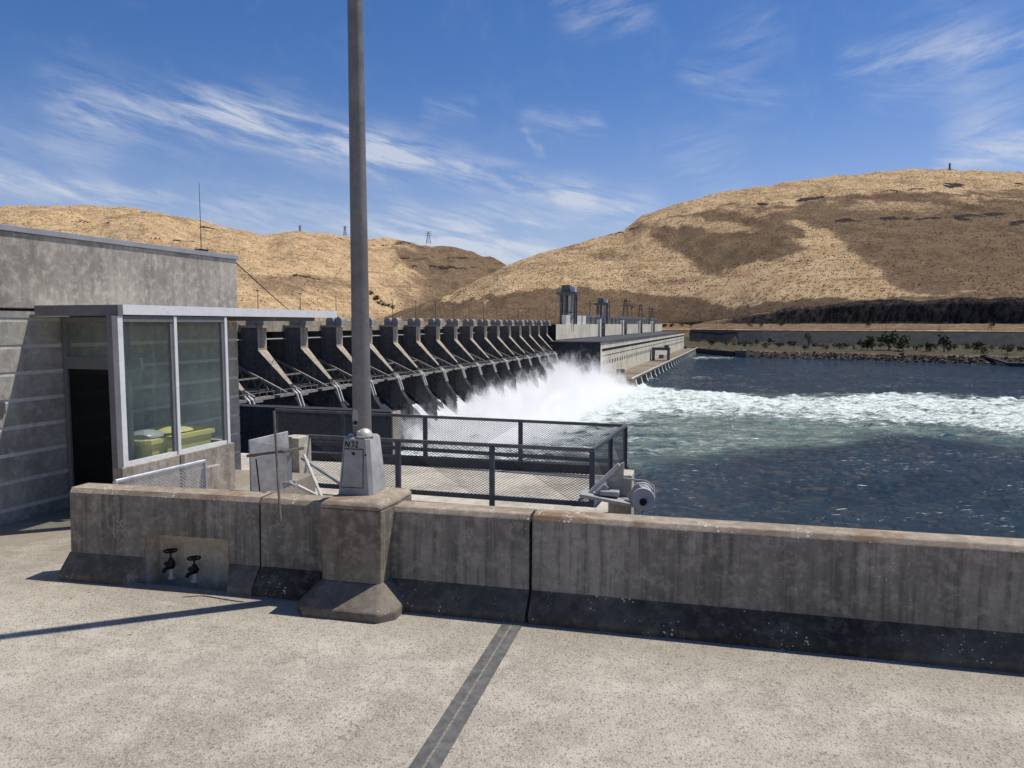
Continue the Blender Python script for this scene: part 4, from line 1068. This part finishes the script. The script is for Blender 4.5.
# ================================================================== HILLS AND FAR BANK
BK = 1.1
def Yw(x): return BK * np.interp(x, [560, 690, 735, 760, 900, 1024, 1300, 2000], [960, 940, 800, 770, 690, 620, 560, 520])
def hill(name, px0, px1, step, crest, base_d, base_py, crest_d, rows, masks, amp, seed, ledges, past=.35):
    xs = np.arange(px0, px1 + .1, step); nc = len(xs)
    us = np.concatenate([[-.014, -.007], np.linspace(0, 1, rows), 1 + np.linspace(.02, past, 16)])
    nr = len(us)
    cpy = np.interp(xs, [p[0] for p in crest], [p[1] for p in crest])
    bd_ = np.interp(xs, [p[0] for p in base_d], [p[1] for p in base_d]); bp = np.interp(xs, [p[0] for p in base_py], [p[1] for p in base_py])
    cd = np.interp(xs, [p[0] for p in crest_d], [p[1] for p in crest_d])
    zb = EYE + (324 - bp) / F * bd_
    kw = int(60 / step) * 2 + 1; sm = lambda q: np.convolve(np.pad(q, kw // 2, mode='edge'), np.ones(kw) / kw, 'valid')
    bd_ = sm(bd_); zb = sm(zb); cd = sm(cd)
    U = us[:, None]; D = bd_ + (cd - bd_) * U
    zc = EYE + (324 - cpy) / F * cd
    pr = np.where(U <= 1, np.clip(U, 0, 1) ** .92 * (1 + .10 * (1 - np.clip(U, 0, 1))), 1 - ((U - 1) / past) ** 2 * .5)
    Zh = zb + (zc - zb) * pr
    Zh = np.where(U < 0, -48 + (zb + 48) * (1 + U * 70), Zh)
    Xh = (xs[None, :] - 512) / F * D
    n = np.empty(D.shape); n2 = np.empty(D.shape); n3 = np.empty(D.shape)
    for i in range(nr):
        for j in range(nc):
            x, y = Xh[i, j], D[i, j]
            w = noise.noise(Vector((x / 300, y / 300, seed + 9)))
            n[i, j] = 1 - abs(noise.fractal(Vector(((x + 60 * w) / 260, (y) / 620, seed)), 1.0, 2.0, 5)) * 2
            n2[i, j] = noise.fractal(Vector((x / 55, y / 75, seed + 3)), .9, 2.1, 4)
            n3[i, j] = noise.fractal(Vector((x / 140, y / 200, seed + 5)), .9, 2.1, 4)
    env = np.clip(U * 3, 0, 1) * np.clip((1.25 - U) * 3, 0, 1)
    Zh = Zh + env * amp * ((n - .6) * .9 + n2 * .3)
    rock = np.zeros(D.shape)
    for (u0, thick, drop, x0, x1, thr) in ledges:
        uu_ = U + n3 * .025 + n2 * .008
        act = sstep(x0 - 30, x0 + 30, xs)[None, :] * sstep(x1 + 30, x1 - 30, xs)[None, :] * sstep(thr, thr + .25, n3 + .4 * n2)
        Zh += -drop * act * sstep(u0 + thick * 3.5, u0 + thick * .5, uu_) * sstep(u0 - .12, u0, uu_)
        rock = np.maximum(rock, act * sstep(u0 - thick, u0 - thick * .3, uu_) * sstep(u0 + thick, u0 + thick * .3, uu_))
    # fit the skyline column by column
    ang = (Zh - EYE) / D; mx = ang.max(0); tgt = (324 - cpy - 2.6) / F
    k = np.where(mx > .002, tgt / np.maximum(mx, .002), 1); kk = np.convolve(np.pad(k, 12, mode='edge'), np.ones(25) / 25, 'valid')
    Zh = EYE + (Zh - EYE) * np.where(Zh > EYE, kk[None, :], 1)
    PYh = 324 - (Zh - EYE) / D * F
    PXh = np.broadcast_to(xs[None, :], D.shape)
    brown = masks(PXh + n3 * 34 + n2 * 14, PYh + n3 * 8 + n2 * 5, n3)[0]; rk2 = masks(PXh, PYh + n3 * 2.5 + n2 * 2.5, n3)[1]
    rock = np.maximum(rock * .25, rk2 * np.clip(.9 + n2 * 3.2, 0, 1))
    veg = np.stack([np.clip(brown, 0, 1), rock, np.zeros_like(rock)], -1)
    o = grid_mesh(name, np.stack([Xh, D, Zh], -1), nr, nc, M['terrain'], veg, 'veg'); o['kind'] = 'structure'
    return Xh, D, Zh, PYh, veg
def blob(x, y, cx, cy, rx, ry): return sstep(1.25, .6, np.sqrt(((x - cx) / rx) ** 2 + ((y - cy) / ry) ** 2))
def line_mask(x, y, pts, th):
    yy = np.interp(x, [p[0] for p in pts], [p[1] for p in pts]); ins = sstep(pts[0][0] - 6, pts[0][0] + 10, x) * sstep(pts[-1][0] + 6, pts[-1][0] - 10, x)
    return ins * sstep(th * .75, th * .3, np.abs(y - yy))
def masks_r(x, y, n3):
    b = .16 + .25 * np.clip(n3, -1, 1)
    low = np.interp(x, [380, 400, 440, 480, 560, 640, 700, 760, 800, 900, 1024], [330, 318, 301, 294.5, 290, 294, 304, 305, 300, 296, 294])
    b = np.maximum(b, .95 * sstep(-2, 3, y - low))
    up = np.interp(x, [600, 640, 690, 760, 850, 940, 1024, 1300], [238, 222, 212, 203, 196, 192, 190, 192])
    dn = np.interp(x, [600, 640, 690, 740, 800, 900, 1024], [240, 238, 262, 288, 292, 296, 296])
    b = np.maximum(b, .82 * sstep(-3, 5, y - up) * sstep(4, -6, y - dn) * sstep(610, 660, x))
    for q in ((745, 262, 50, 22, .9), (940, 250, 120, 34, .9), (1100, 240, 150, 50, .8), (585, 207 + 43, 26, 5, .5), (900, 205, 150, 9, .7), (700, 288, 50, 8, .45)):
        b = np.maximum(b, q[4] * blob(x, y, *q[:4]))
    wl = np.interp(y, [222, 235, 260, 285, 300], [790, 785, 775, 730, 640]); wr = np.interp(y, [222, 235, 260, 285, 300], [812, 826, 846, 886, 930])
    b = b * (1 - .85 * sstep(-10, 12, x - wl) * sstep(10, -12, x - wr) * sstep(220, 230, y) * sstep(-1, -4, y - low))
    for q in ((690, 226, 46, 6, .6), (760, 214, 40, 4, .5), (880, 208, 60, 4, .45), (990, 200, 60, 3, .5), (960, 182, 140, 5, .7)):
        b = b * (1 - q[4] * blob(x, y, *q[:4]))
    br = np.clip((n3 + .75) * 2.2, 0, 1)
    rk = np.zeros_like(x)
    for pts, th in (([(735, 208), (770, 205), (822, 199)], 2.6), ([(862, 194), (905, 191), (962, 189)], 2.4), ([(995, 189), (1030, 186), (1080, 190)], 3.2), ([(828, 224), (870, 222), (930, 220), (1005, 217)], 3.0), ([(925, 217), (965, 224)], 2.6),
                    ([(600, 218 + 20), (640, 229)], 1.6), ([(1000, 226), (1060, 222)], 3.5), ([(975, 266), (996, 271)], 3.2), ([(960, 250), (1000, 254)], 1.6)):
        rk = np.maximum(rk, line_mask(x, y, pts, th))
    return b, rk * br
crest_r = [(380, 318), (400, 308), (420, 303), (450, 291), (480, 277), (507, 263), (530, 255), (560, 246), (600, 236), (622, 229), (640, 215), (660, 208), (690, 199), (720, 192), (760, 186), (800, 180), (840, 176), (880, 171.5), (905, 170), (940, 170), (980, 172), (1024, 173), (1100, 176), (1250, 190), (1500, 220), (1900, 280)]
def cf(x): return np.interp(x, [600, 690, 730, 790, 860, 2000], [.0, .05, .25, .7, 1, 1])
def bk(x): return np.interp(x, [690, 800, 1024], [1.25, 1.1, .95])
_hx = [600, 650, 690, 710, 735, 760, 790, 820, 860, 900, 960, 1024, 1150, 1300, 1600, 1900]
_hd = [float(Yw(x) + 344 * BK * bk(x)) for x in _hx]; _hz = [(.5 + 31.5 * float(cf(x))) * BK - 2 for x in _hx]
HR = hill('right_hill', 384, 1900, 1.6, crest_r, [(384, 1600), (560, 1480)] + list(zip(_hx, _hd)), [(384, 323), (560, 322)] + [(x, 324 - z / d * F) for x, d, z in zip(_hx, _hd, _hz)],
          [(384, 1800), (507, 2050), (640, 2150), (900, 2250), (1900, 2400)], 190, masks_r, 12, 1.3,
          [(.80, .012, 9, 730, 1400, -.2), (.62, .014, 9, 820, 1500, -.1), (.45, .014, 7, 930, 1500, .05), (.3, .012, 6, 960, 1400, .15), (.86, .008, 6, 640, 1100, .1)])
def masks_l(x, y, n3):
    b = .22 + .35 * np.clip(n3, -1, 1)
    b = np.maximum(b, .75 * sstep(360, 430, x) * sstep(232, 246, y))
    b = np.maximum(b, .6 * blob(x, y, 300, 285, 60, 12))
    rk = np.zeros_like(x)
    for pts, th in (([(395, 262), (440, 258), (500, 262)], 1.8), ([(410, 268), (480, 270)], 2.2), ([(60, 222), (140, 226)], 1.4), ([(150, 240), (250, 248)], 1.3), ([(370, 248), (420, 244)], 1.2), ([(255, 270), (330, 282)], 1.6), ([(200, 228), (232, 233)], 1.5)):
        rk = np.maximum(rk, line_mask(x, y, pts, th))
    return b, rk * np.clip((n3 + .6) * 2, 0, 1) * .9
crest_l = [(-700, 230), (-300, 215), (-60, 209), (0, 207), (60, 204.5), (110, 206), (150, 208.5), (200, 219), (240, 228), (270, 234), (300, 229.5), (340, 234), (380, 237), (430, 243), (470, 249), (507, 263), (540, 285), (580, 305)]
HL = hill('left_hill', -700, 580, 2.0, crest_l, [(-700, 1300), (300, 1400), (400, 2400), (580, 2600)], [(-700, 322), (300, 318), (400, 312), (580, 316)],
          [(-700, 3200), (200, 3100), (300, 3500), (580, 3800)], 170, masks_l, 24, 4.7,
          [(.78, .012, 14, -200, 600, -.05), (.6, .014, 14, -100, 600, .05), (.88, .01, 10, 360, 600, -.3), (.7, .012, 12, 380, 600, -.2)])

# far bank: riprap, terrace, embankment, road, tan slope, basalt cliff
xs = np.concatenate([np.arange(600, 1200, 1.5), np.arange(1200, 2000, 8)]); nc = len(xs)
prof_b = [  # (offset beyond waterline, py target at x=1024-ish as height rel eye, kind)
    (-12, -37.5), (0, -35.2), (8, -31.5), (16, -29.0), (30, -28.2), (60, -27.5), (100, -27), (150, -26.8), (163, -27), (188, -12.5), (190, -9.5), (215, -9.2), (222, -8.6), (250, -6), (290, -2.5), (314, .5), (319, 13), (325, 27), (333, 33), (352, 34.5)]
prof_b = [(a * BK, b * BK) for a, b in prof_b]
offs = []; zz_ = []
for (a, za), (b, zb) in zip(prof_b, prof_b[1:]):
    n_ = 4 if b - a < 20 else 6
    for i in range(n_): offs.append(a + (b - a) * i / n_); zz_.append(za + (zb - za) * i / n_)
offs = np.array(offs); zz_ = np.array(zz_); nr = len(offs)
D = Yw(xs)[None, :] + offs[:, None] * np.interp(xs, [690, 800, 1024], [1.25, 1.1, .95])[None, :]
Xb = (xs[None, :] - 512) / F * D
nb = np.array([nz(x, y, 2, 1 / 9., 4) for x, y in zip(Xb.ravel(), D.ravel())]).reshape(D.shape)
nb2 = np.array([nz(x, y, 5, 1 / 40., 4) for x, y in zip(Xb.ravel(), D.ravel())]).reshape(D.shape)
Zr = np.broadcast_to(zz_[:, None], D.shape).copy()
cl_fac = np.interp(xs, [600, 690, 730, 790, 860, 2000], [.0, .05, .25, .7, 1, 1])[None, :]
top = sstep(314, 330, offs)[:, None]
Zr = np.where(offs[:, None] > 314 * BK, .5 + (Zr - .5) * cl_fac, Zr)
Zr += nb * np.where(offs < 18, 1.3, .7)[:, None] + nb2 * np.where((offs > 18 * BK) & (offs < 180 * BK), 1.5, .6)[:, None]
Zr += np.where(offs > 322 * BK, 1, 0)[:, None] * (nb * .9 + nb2 * 3.5) * cl_fac
rock = (sstep(311, 314, offs / BK) * sstep(346, 336, offs / BK))[:, None] * np.ones_like(D) * np.clip(cl_fac * 2, 0, 1)
greenm = (sstep(14, 30, offs / BK) * sstep(190, 165, offs / BK))[:, None] * .8 * np.ones_like(D)
brn = (sstep(10, 16, offs / BK) * sstep(215, 200, offs / BK))[:, None] * .7 + .45 * sstep(345, 350, offs / BK)[:, None] + (.4 + .35 * sstep(225, 240, offs / BK))[:, None] * np.ones_like(D)
rock = np.maximum(rock, (sstep(20, 12, offs / BK)[:, None]) * .62 + (sstep(4, 0, offs / BK)[:, None]) * .5)
bank = grid_mesh('far_bank', np.stack([Xb, D, EYE + Zr], -1), nr, nc, M['terrain'], np.stack([np.clip(brn, 0, 1), np.clip(rock, 0, 1), greenm], -1), 'veg'); bank['kind'] = 'structure'
# plain ground under everything far away
g = MB().box(-6000, 6000, 60, 9000, -80, -46); tg = g.build('terrain', plain('far_ground', (.2, .14, .08), .95, 0, .2, .01, grain=0)); tg['kind'] = 'structure'

def bank_pt(px, off):
    k = np.interp(px, [690, 800, 1024], [1.25, 1.1, .95]); d = Yw(px) + off * k
    return ((px - 512) / F * d, d, EYE + np.interp(off, [p[0] for p in prof_b], [p[1] for p in prof_b]))
# retaining wall below the road
pts = [bank_pt(p, 187 * BK) for p in range(690, 1500, 12)]; low_ = [bank_pt(p, 163 * BK) for p in range(690, 1500, 12)]
g = MB(); vs = []; fs = []
for (x, y, z), (x2, y2, z2) in zip(pts, low_): vs += [(x2, y2 - 1, EYE - 31), (x, y, EYE - 9.0), (x, y + 2.5, EYE - 9.0), (x2, y2 + 8, EYE - 31)]
for i in range(len(pts) - 1):
    for k in range(4): fs.append((i * 4 + k, i * 4 + (k + 1) % 4, i * 4 + 4 + (k + 1) % 4, i * 4 + 4 + k))
fs += [(0, 1, 2, 3), tuple(len(vs) - 4 + k for k in (3, 2, 1, 0))]
g.add(vs, fs); tag(g.build('retaining_wall', concrete('retaining_concrete', (.04, .04, .041), .6, 1.3, .6, scale=.1)), 'long grey sloped retaining wall along the road on the far bank', 'retaining wall')
# road guard rail on top
g = MB()
for a, b in zip(pts, pts[1:]):
    g.bar((a[0], a[1] - .5, EYE - 7.3), (b[0], b[1] - .5, EYE - 7.3), .2, .5); g.bar((a[0], a[1] - .5, EYE - 8.5), (a[0], a[1] - .5, EYE - 7.2), .3)
tag(g.build('road_barrier', M['galv']), 'low road barrier on top of the far retaining wall', 'barrier')
# dock wall at the tip of the powerhouse
d0, d1 = bank_pt(688, -6), bank_pt(737, -4)
g = MB(); g.bar((d0[0], d0[1], EYE - 36.3), (d1[0], d1[1], EYE - 36.3), 8, 8); tag(g.build('dock_wall', M['guide']), 'dark straight dock wall between the powerhouse tip and the far riprap', 'dock wall')
g = MB(); a = bank_pt(737, -3); b = bank_pt(748, 0); g.bar((a[0], a[1], EYE - 34.6), (b[0], b[1], EYE - 34.6), 8, 7.5); tag(g.build('boat_ramp', M['lock']), 'pale concrete ramp end beside the dark dock wall', 'ramp')
# dark barge-like pontoon at the right edge of the far bank
a = bank_pt(985, 2); b = bank_pt(1010, -14); c_ = bank_pt(1100, -14)
pt_ = thing('pontoon', 'dark sloping pontoon and gangway at the right end of the far bank', 'pontoon', 0, (b[0], b[1], EYE - 38.5))
O_ = (b[0], b[1], EYE - 38.5)
MB(O_).bar((b[0], b[1], EYE - 37.4), (c_[0], c_[1], EYE - 37.4), 6, 4).build('deck', M['guide'], pt_)
a2 = bank_pt(982, 20)
MB(O_).bar((a2[0], a2[1], EYE - 31), (b[0], b[1], EYE - 36.3), 3, 1.5).build('gangway', M['guide'], pt_)

rp = None
for i, px in enumerate((716, 770, 830, 885, 938, 990, 1042)):
    x, y, z = bank_pt(px, 235 * BK)
    if rp is None:
        rp = thing('utility_pole', 'wooden utility pole beside the far road below the cliff', 'utility pole', 0, (x, y, z), 'utility poles along the far road'); o = (x, y, z)
        MB(o).tube([(x, y, z - 1), (x, y, z + 12)], [.3, .2], 6).build('pole', M['bark'], rp); MB(o).bar((x - 1.6, y, z + 11), (x + 1.6, y, z + 11), .25).build('cross_arm', M['bark'], rp)
    else: c = copy_tree(rp); c.location = (x, y, z)
# riprap rocks
def rocks():
    g = MB()
    for i in range(1500):
        px = random.uniform(738, 1160); off = random.uniform(-3, 17); x, y, z = bank_pt(px, off)
        r = random.uniform(.35, 1.0) * random.choice((.8, 1, 1, 1.3, 2.4)); vs = []
        for k in range(8):
            d = Vector(((k & 1) * 2 - 1, (k >> 1 & 1) * 2 - 1, (k >> 2 & 1) * 2 - 1)) * r * .6
            vs.append(Vector((x, y, z + .3)) + d + Vector((random.uniform(-.4, .4), random.uniform(-.4, .4), random.uniform(-.4, .4))) * r)
        g.add(vs, [(0, 2, 3, 1), (4, 5, 7, 6), (0, 1, 5, 4), (2, 6, 7, 3), (0, 4, 6, 2), (1, 3, 7, 5)])
    o = g.build('riprap', M['rock']); o['kind'] = 'stuff'
rocks()

# shrubs on the hills: one mesh of small irregular clumps
def sagebrush(H, n, px_lo, px_hi, name, rmin, rmax, seed):
    rng = np.random.RandomState(seed); Xh, Dh, Zh, PYh, veg = H
    pxs = 512 + F * Xh / Dh; nr, nc = Xh.shape
    vs = np.zeros((n * 6, 3)); fs = np.zeros((n * 8, 3), int); cnt = 0
    T = np.array([(0, 2, 4), (2, 1, 4), (1, 3, 4), (3, 0, 4), (2, 0, 5), (1, 2, 5), (3, 1, 5), (0, 3, 5)])
    while cnt < n:
        i = rng.randint(2, nr - 18); j = rng.randint(1, nc - 1)
        if not px_lo < pxs[i, j] < px_hi: continue
        dx = rng.rand(); dy = rng.rand()
        p = (np.array([Xh[i, j], Dh[i, j], Zh[i, j]]) * (1 - dx) + dx * np.array([Xh[i, j + 1], Dh[i, j + 1], Zh[i, j + 1]])) * (1 - dy) + dy * np.array([Xh[i + 1, j], Dh[i + 1, j], Zh[i + 1, j]])
        if noise.noise(Vector((p[0] / 90, p[1] / 120, seed))) < rng.uniform(-.9, .4): continue
        r = rng.uniform(rmin, rmax); q = np.array([(-1, 0, .2), (1, 0, .2), (0, -1, .2), (0, 1, .2), (0, 0, 1), (0, 0, -.4)]) * r * rng.uniform(.6, 1.3, (6, 1))
        vs[cnt * 6:cnt * 6 + 6] = p + q; fs[cnt * 8:cnt * 8 + 8] = T + cnt * 6; cnt += 1
    me = bpy.data.meshes.new(name); me.from_pydata(vs.tolist(), [], fs.tolist()); me.materials.append(M['sage'])
    o = bpy.data.objects.new(name, me); COL.objects.link(o); o['kind'] = 'stuff'
M['sage'] = leaf_mat('sage', (.15, .11, .06))
sagebrush(HR, 16000, 384, 1150, 'sagebrush', .7, 1.7, 3)
sagebrush(HL, 6000, -60, 560, 'dry_scrub', 1.0, 2.6, 4)

# trees and bushes on the far bank
def tree(pos, h, wd, label, group, dry=False, name='tree', n=260):
    o = thing(name, label, 'tree' if name == 'tree' else 'bush', 0, pos, group); x, y, z = pos
    g = MB(pos); lean = random.uniform(-.06, .06) * h
    g.tube([(x, y, z - .5), (x + lean * .4, y, z + h * .3), (x + lean, y, z + h * .65)], [h * .035, h * .025, h * .01], 6)
    for k in range(4):
        a = random.uniform(0, 2 * PI); g.tube([(x + lean * .4, y, z + h * .3), (x + wd * .3 * math.cos(a), y + wd * .3 * math.sin(a), z + h * random.uniform(.5, .7))], [h * .015, h * .006], 5)
    g.build('trunk', M['bark'], o)
    g = MB(pos); cl = []
    for k in range(9):
        a = random.uniform(0, 2 * PI); rr = wd * .5 * math.sqrt(random.random()) * .75; zz = random.uniform(.28, .85)
        cl.append((x + rr * math.cos(a) * (1.15 - zz * .5), y + rr * math.sin(a) * (1.15 - zz * .5), z + h * zz, wd * random.uniform(.14, .25)))
    for k in range(n):
        cx, cy, cz, cr = random.choice(cl); d = Vector((random.gauss(0, 1), random.gauss(0, 1), random.gauss(0, .8))).normalized() * cr * random.uniform(.5, 1.08)
        p = Vector((cx, cy, cz)) + d; s = wd * random.uniform(.035, .075)
        u = Vector((random.gauss(0, 1), random.gauss(0, 1), random.gauss(0, 1))).normalized(); v = u.cross(Vector((random.gauss(0, 1), random.gauss(0, 1), random.gauss(0, 1)))).normalized()
        g.add([p - u * s, p + v * s, p + u * s, p - v * s], [(0, 1, 2, 3)])
    g.build('crown', M['leaf_dry'] if dry else M['leaf'], o, recalc=False)
TG = 'trees on the far river bank'
for px, off, h, w, lab in ((889, 70, 17, 20, 'largest dark green tree of the clump on the far bank'), (872, 66, 12, 15, 'round green tree just left of the largest far bank tree'), (903, 66, 11, 13, 'round green tree just right of the largest far bank tree'),
                           (944, 60, 15, 13, 'upright green tree right of the clump on the far bank'), (929, 62, 8, 10, 'small green bush between the far bank clump and the upright tree'), (977, 60, 8, 11, 'lone low green tree near the pontoon on the far bank'),
                           (808, 110, 15, 9, 'narrow dark tree before the retaining wall on the far bank'), (861, 64, 8, 11, 'small round bush at the left of the far bank clump')):
    tree(bank_pt(px, off * BK), h * 1.45, w * 1.35, lab, TG)
for px in (700, 709, 715, 724, 731, 738, 745, 752, 758, 764, 770, 775, 781, 787, 792, 796, 802, 815, 822, 829, 836, 842, 848, 855, 867, 880, 896, 910, 915, 922, 936, 950, 957, 965, 985, 993, 1000, 1007, 1013, 1022, 1040, 1060):
    off = random.uniform(50, 130); tree(bank_pt(px + random.uniform(-3, 3), off * BK), random.uniform(5, 10), random.uniform(7, 13), 'low olive bush scattered on the far bank terrace', 'bushes on the far bank terrace', random.random() < .6, 'bush', 160)
for px in (653, 664, 672, 681, 690, 748, 760, 781, 867, 990):
    off = 268 if px > 700 else 255; x, y, z = bank_pt(px, off * BK); tree((x, y, z), random.uniform(6, 10), random.uniform(9, 14), 'small bush beside the road above the far bank', 'bushes along the far road', False, 'bush', 160)
# cluster of trees low on the left hill
for i, (px, py) in enumerate(((371, 293), (375, 299), (380, 302), (384, 304), (388, 305), (378, 297), (392, 307))):
    Y = 1850; z = z_at(px, py + 3, Y); tree((x_at(px, Y, z), Y, z), random.uniform(10, 15), random.uniform(14, 20), 'dark tree in the small grove low on the left hill', 'grove on the left hill', False, 'tree', 200)
# transmission towers on the skylines
def pylon(px, py, Y, h, w, label):
    z = z_at(px, py, Y); tower((x_at(px, Y, z), Y, z - 3), w, h + 3, label, 'transmission_tower', 'pylon', 0, 0, .9, (.72, .86, 1.0))
pylon(428.5, 243, 3550, 52, 20, 'lattice transmission tower on the skyline right of the lamp post')
pylon(300, 231, 3400, 24, 9, 'small transmission tower on the skyline left of the lamp post')
pylon(345, 235, 3450, 40, 12, 'transmission tower on the skyline just left of the lamp post')
pylon(949.5, 171, 2230, 22, 5, 'slim mast on the crest of the right hill')
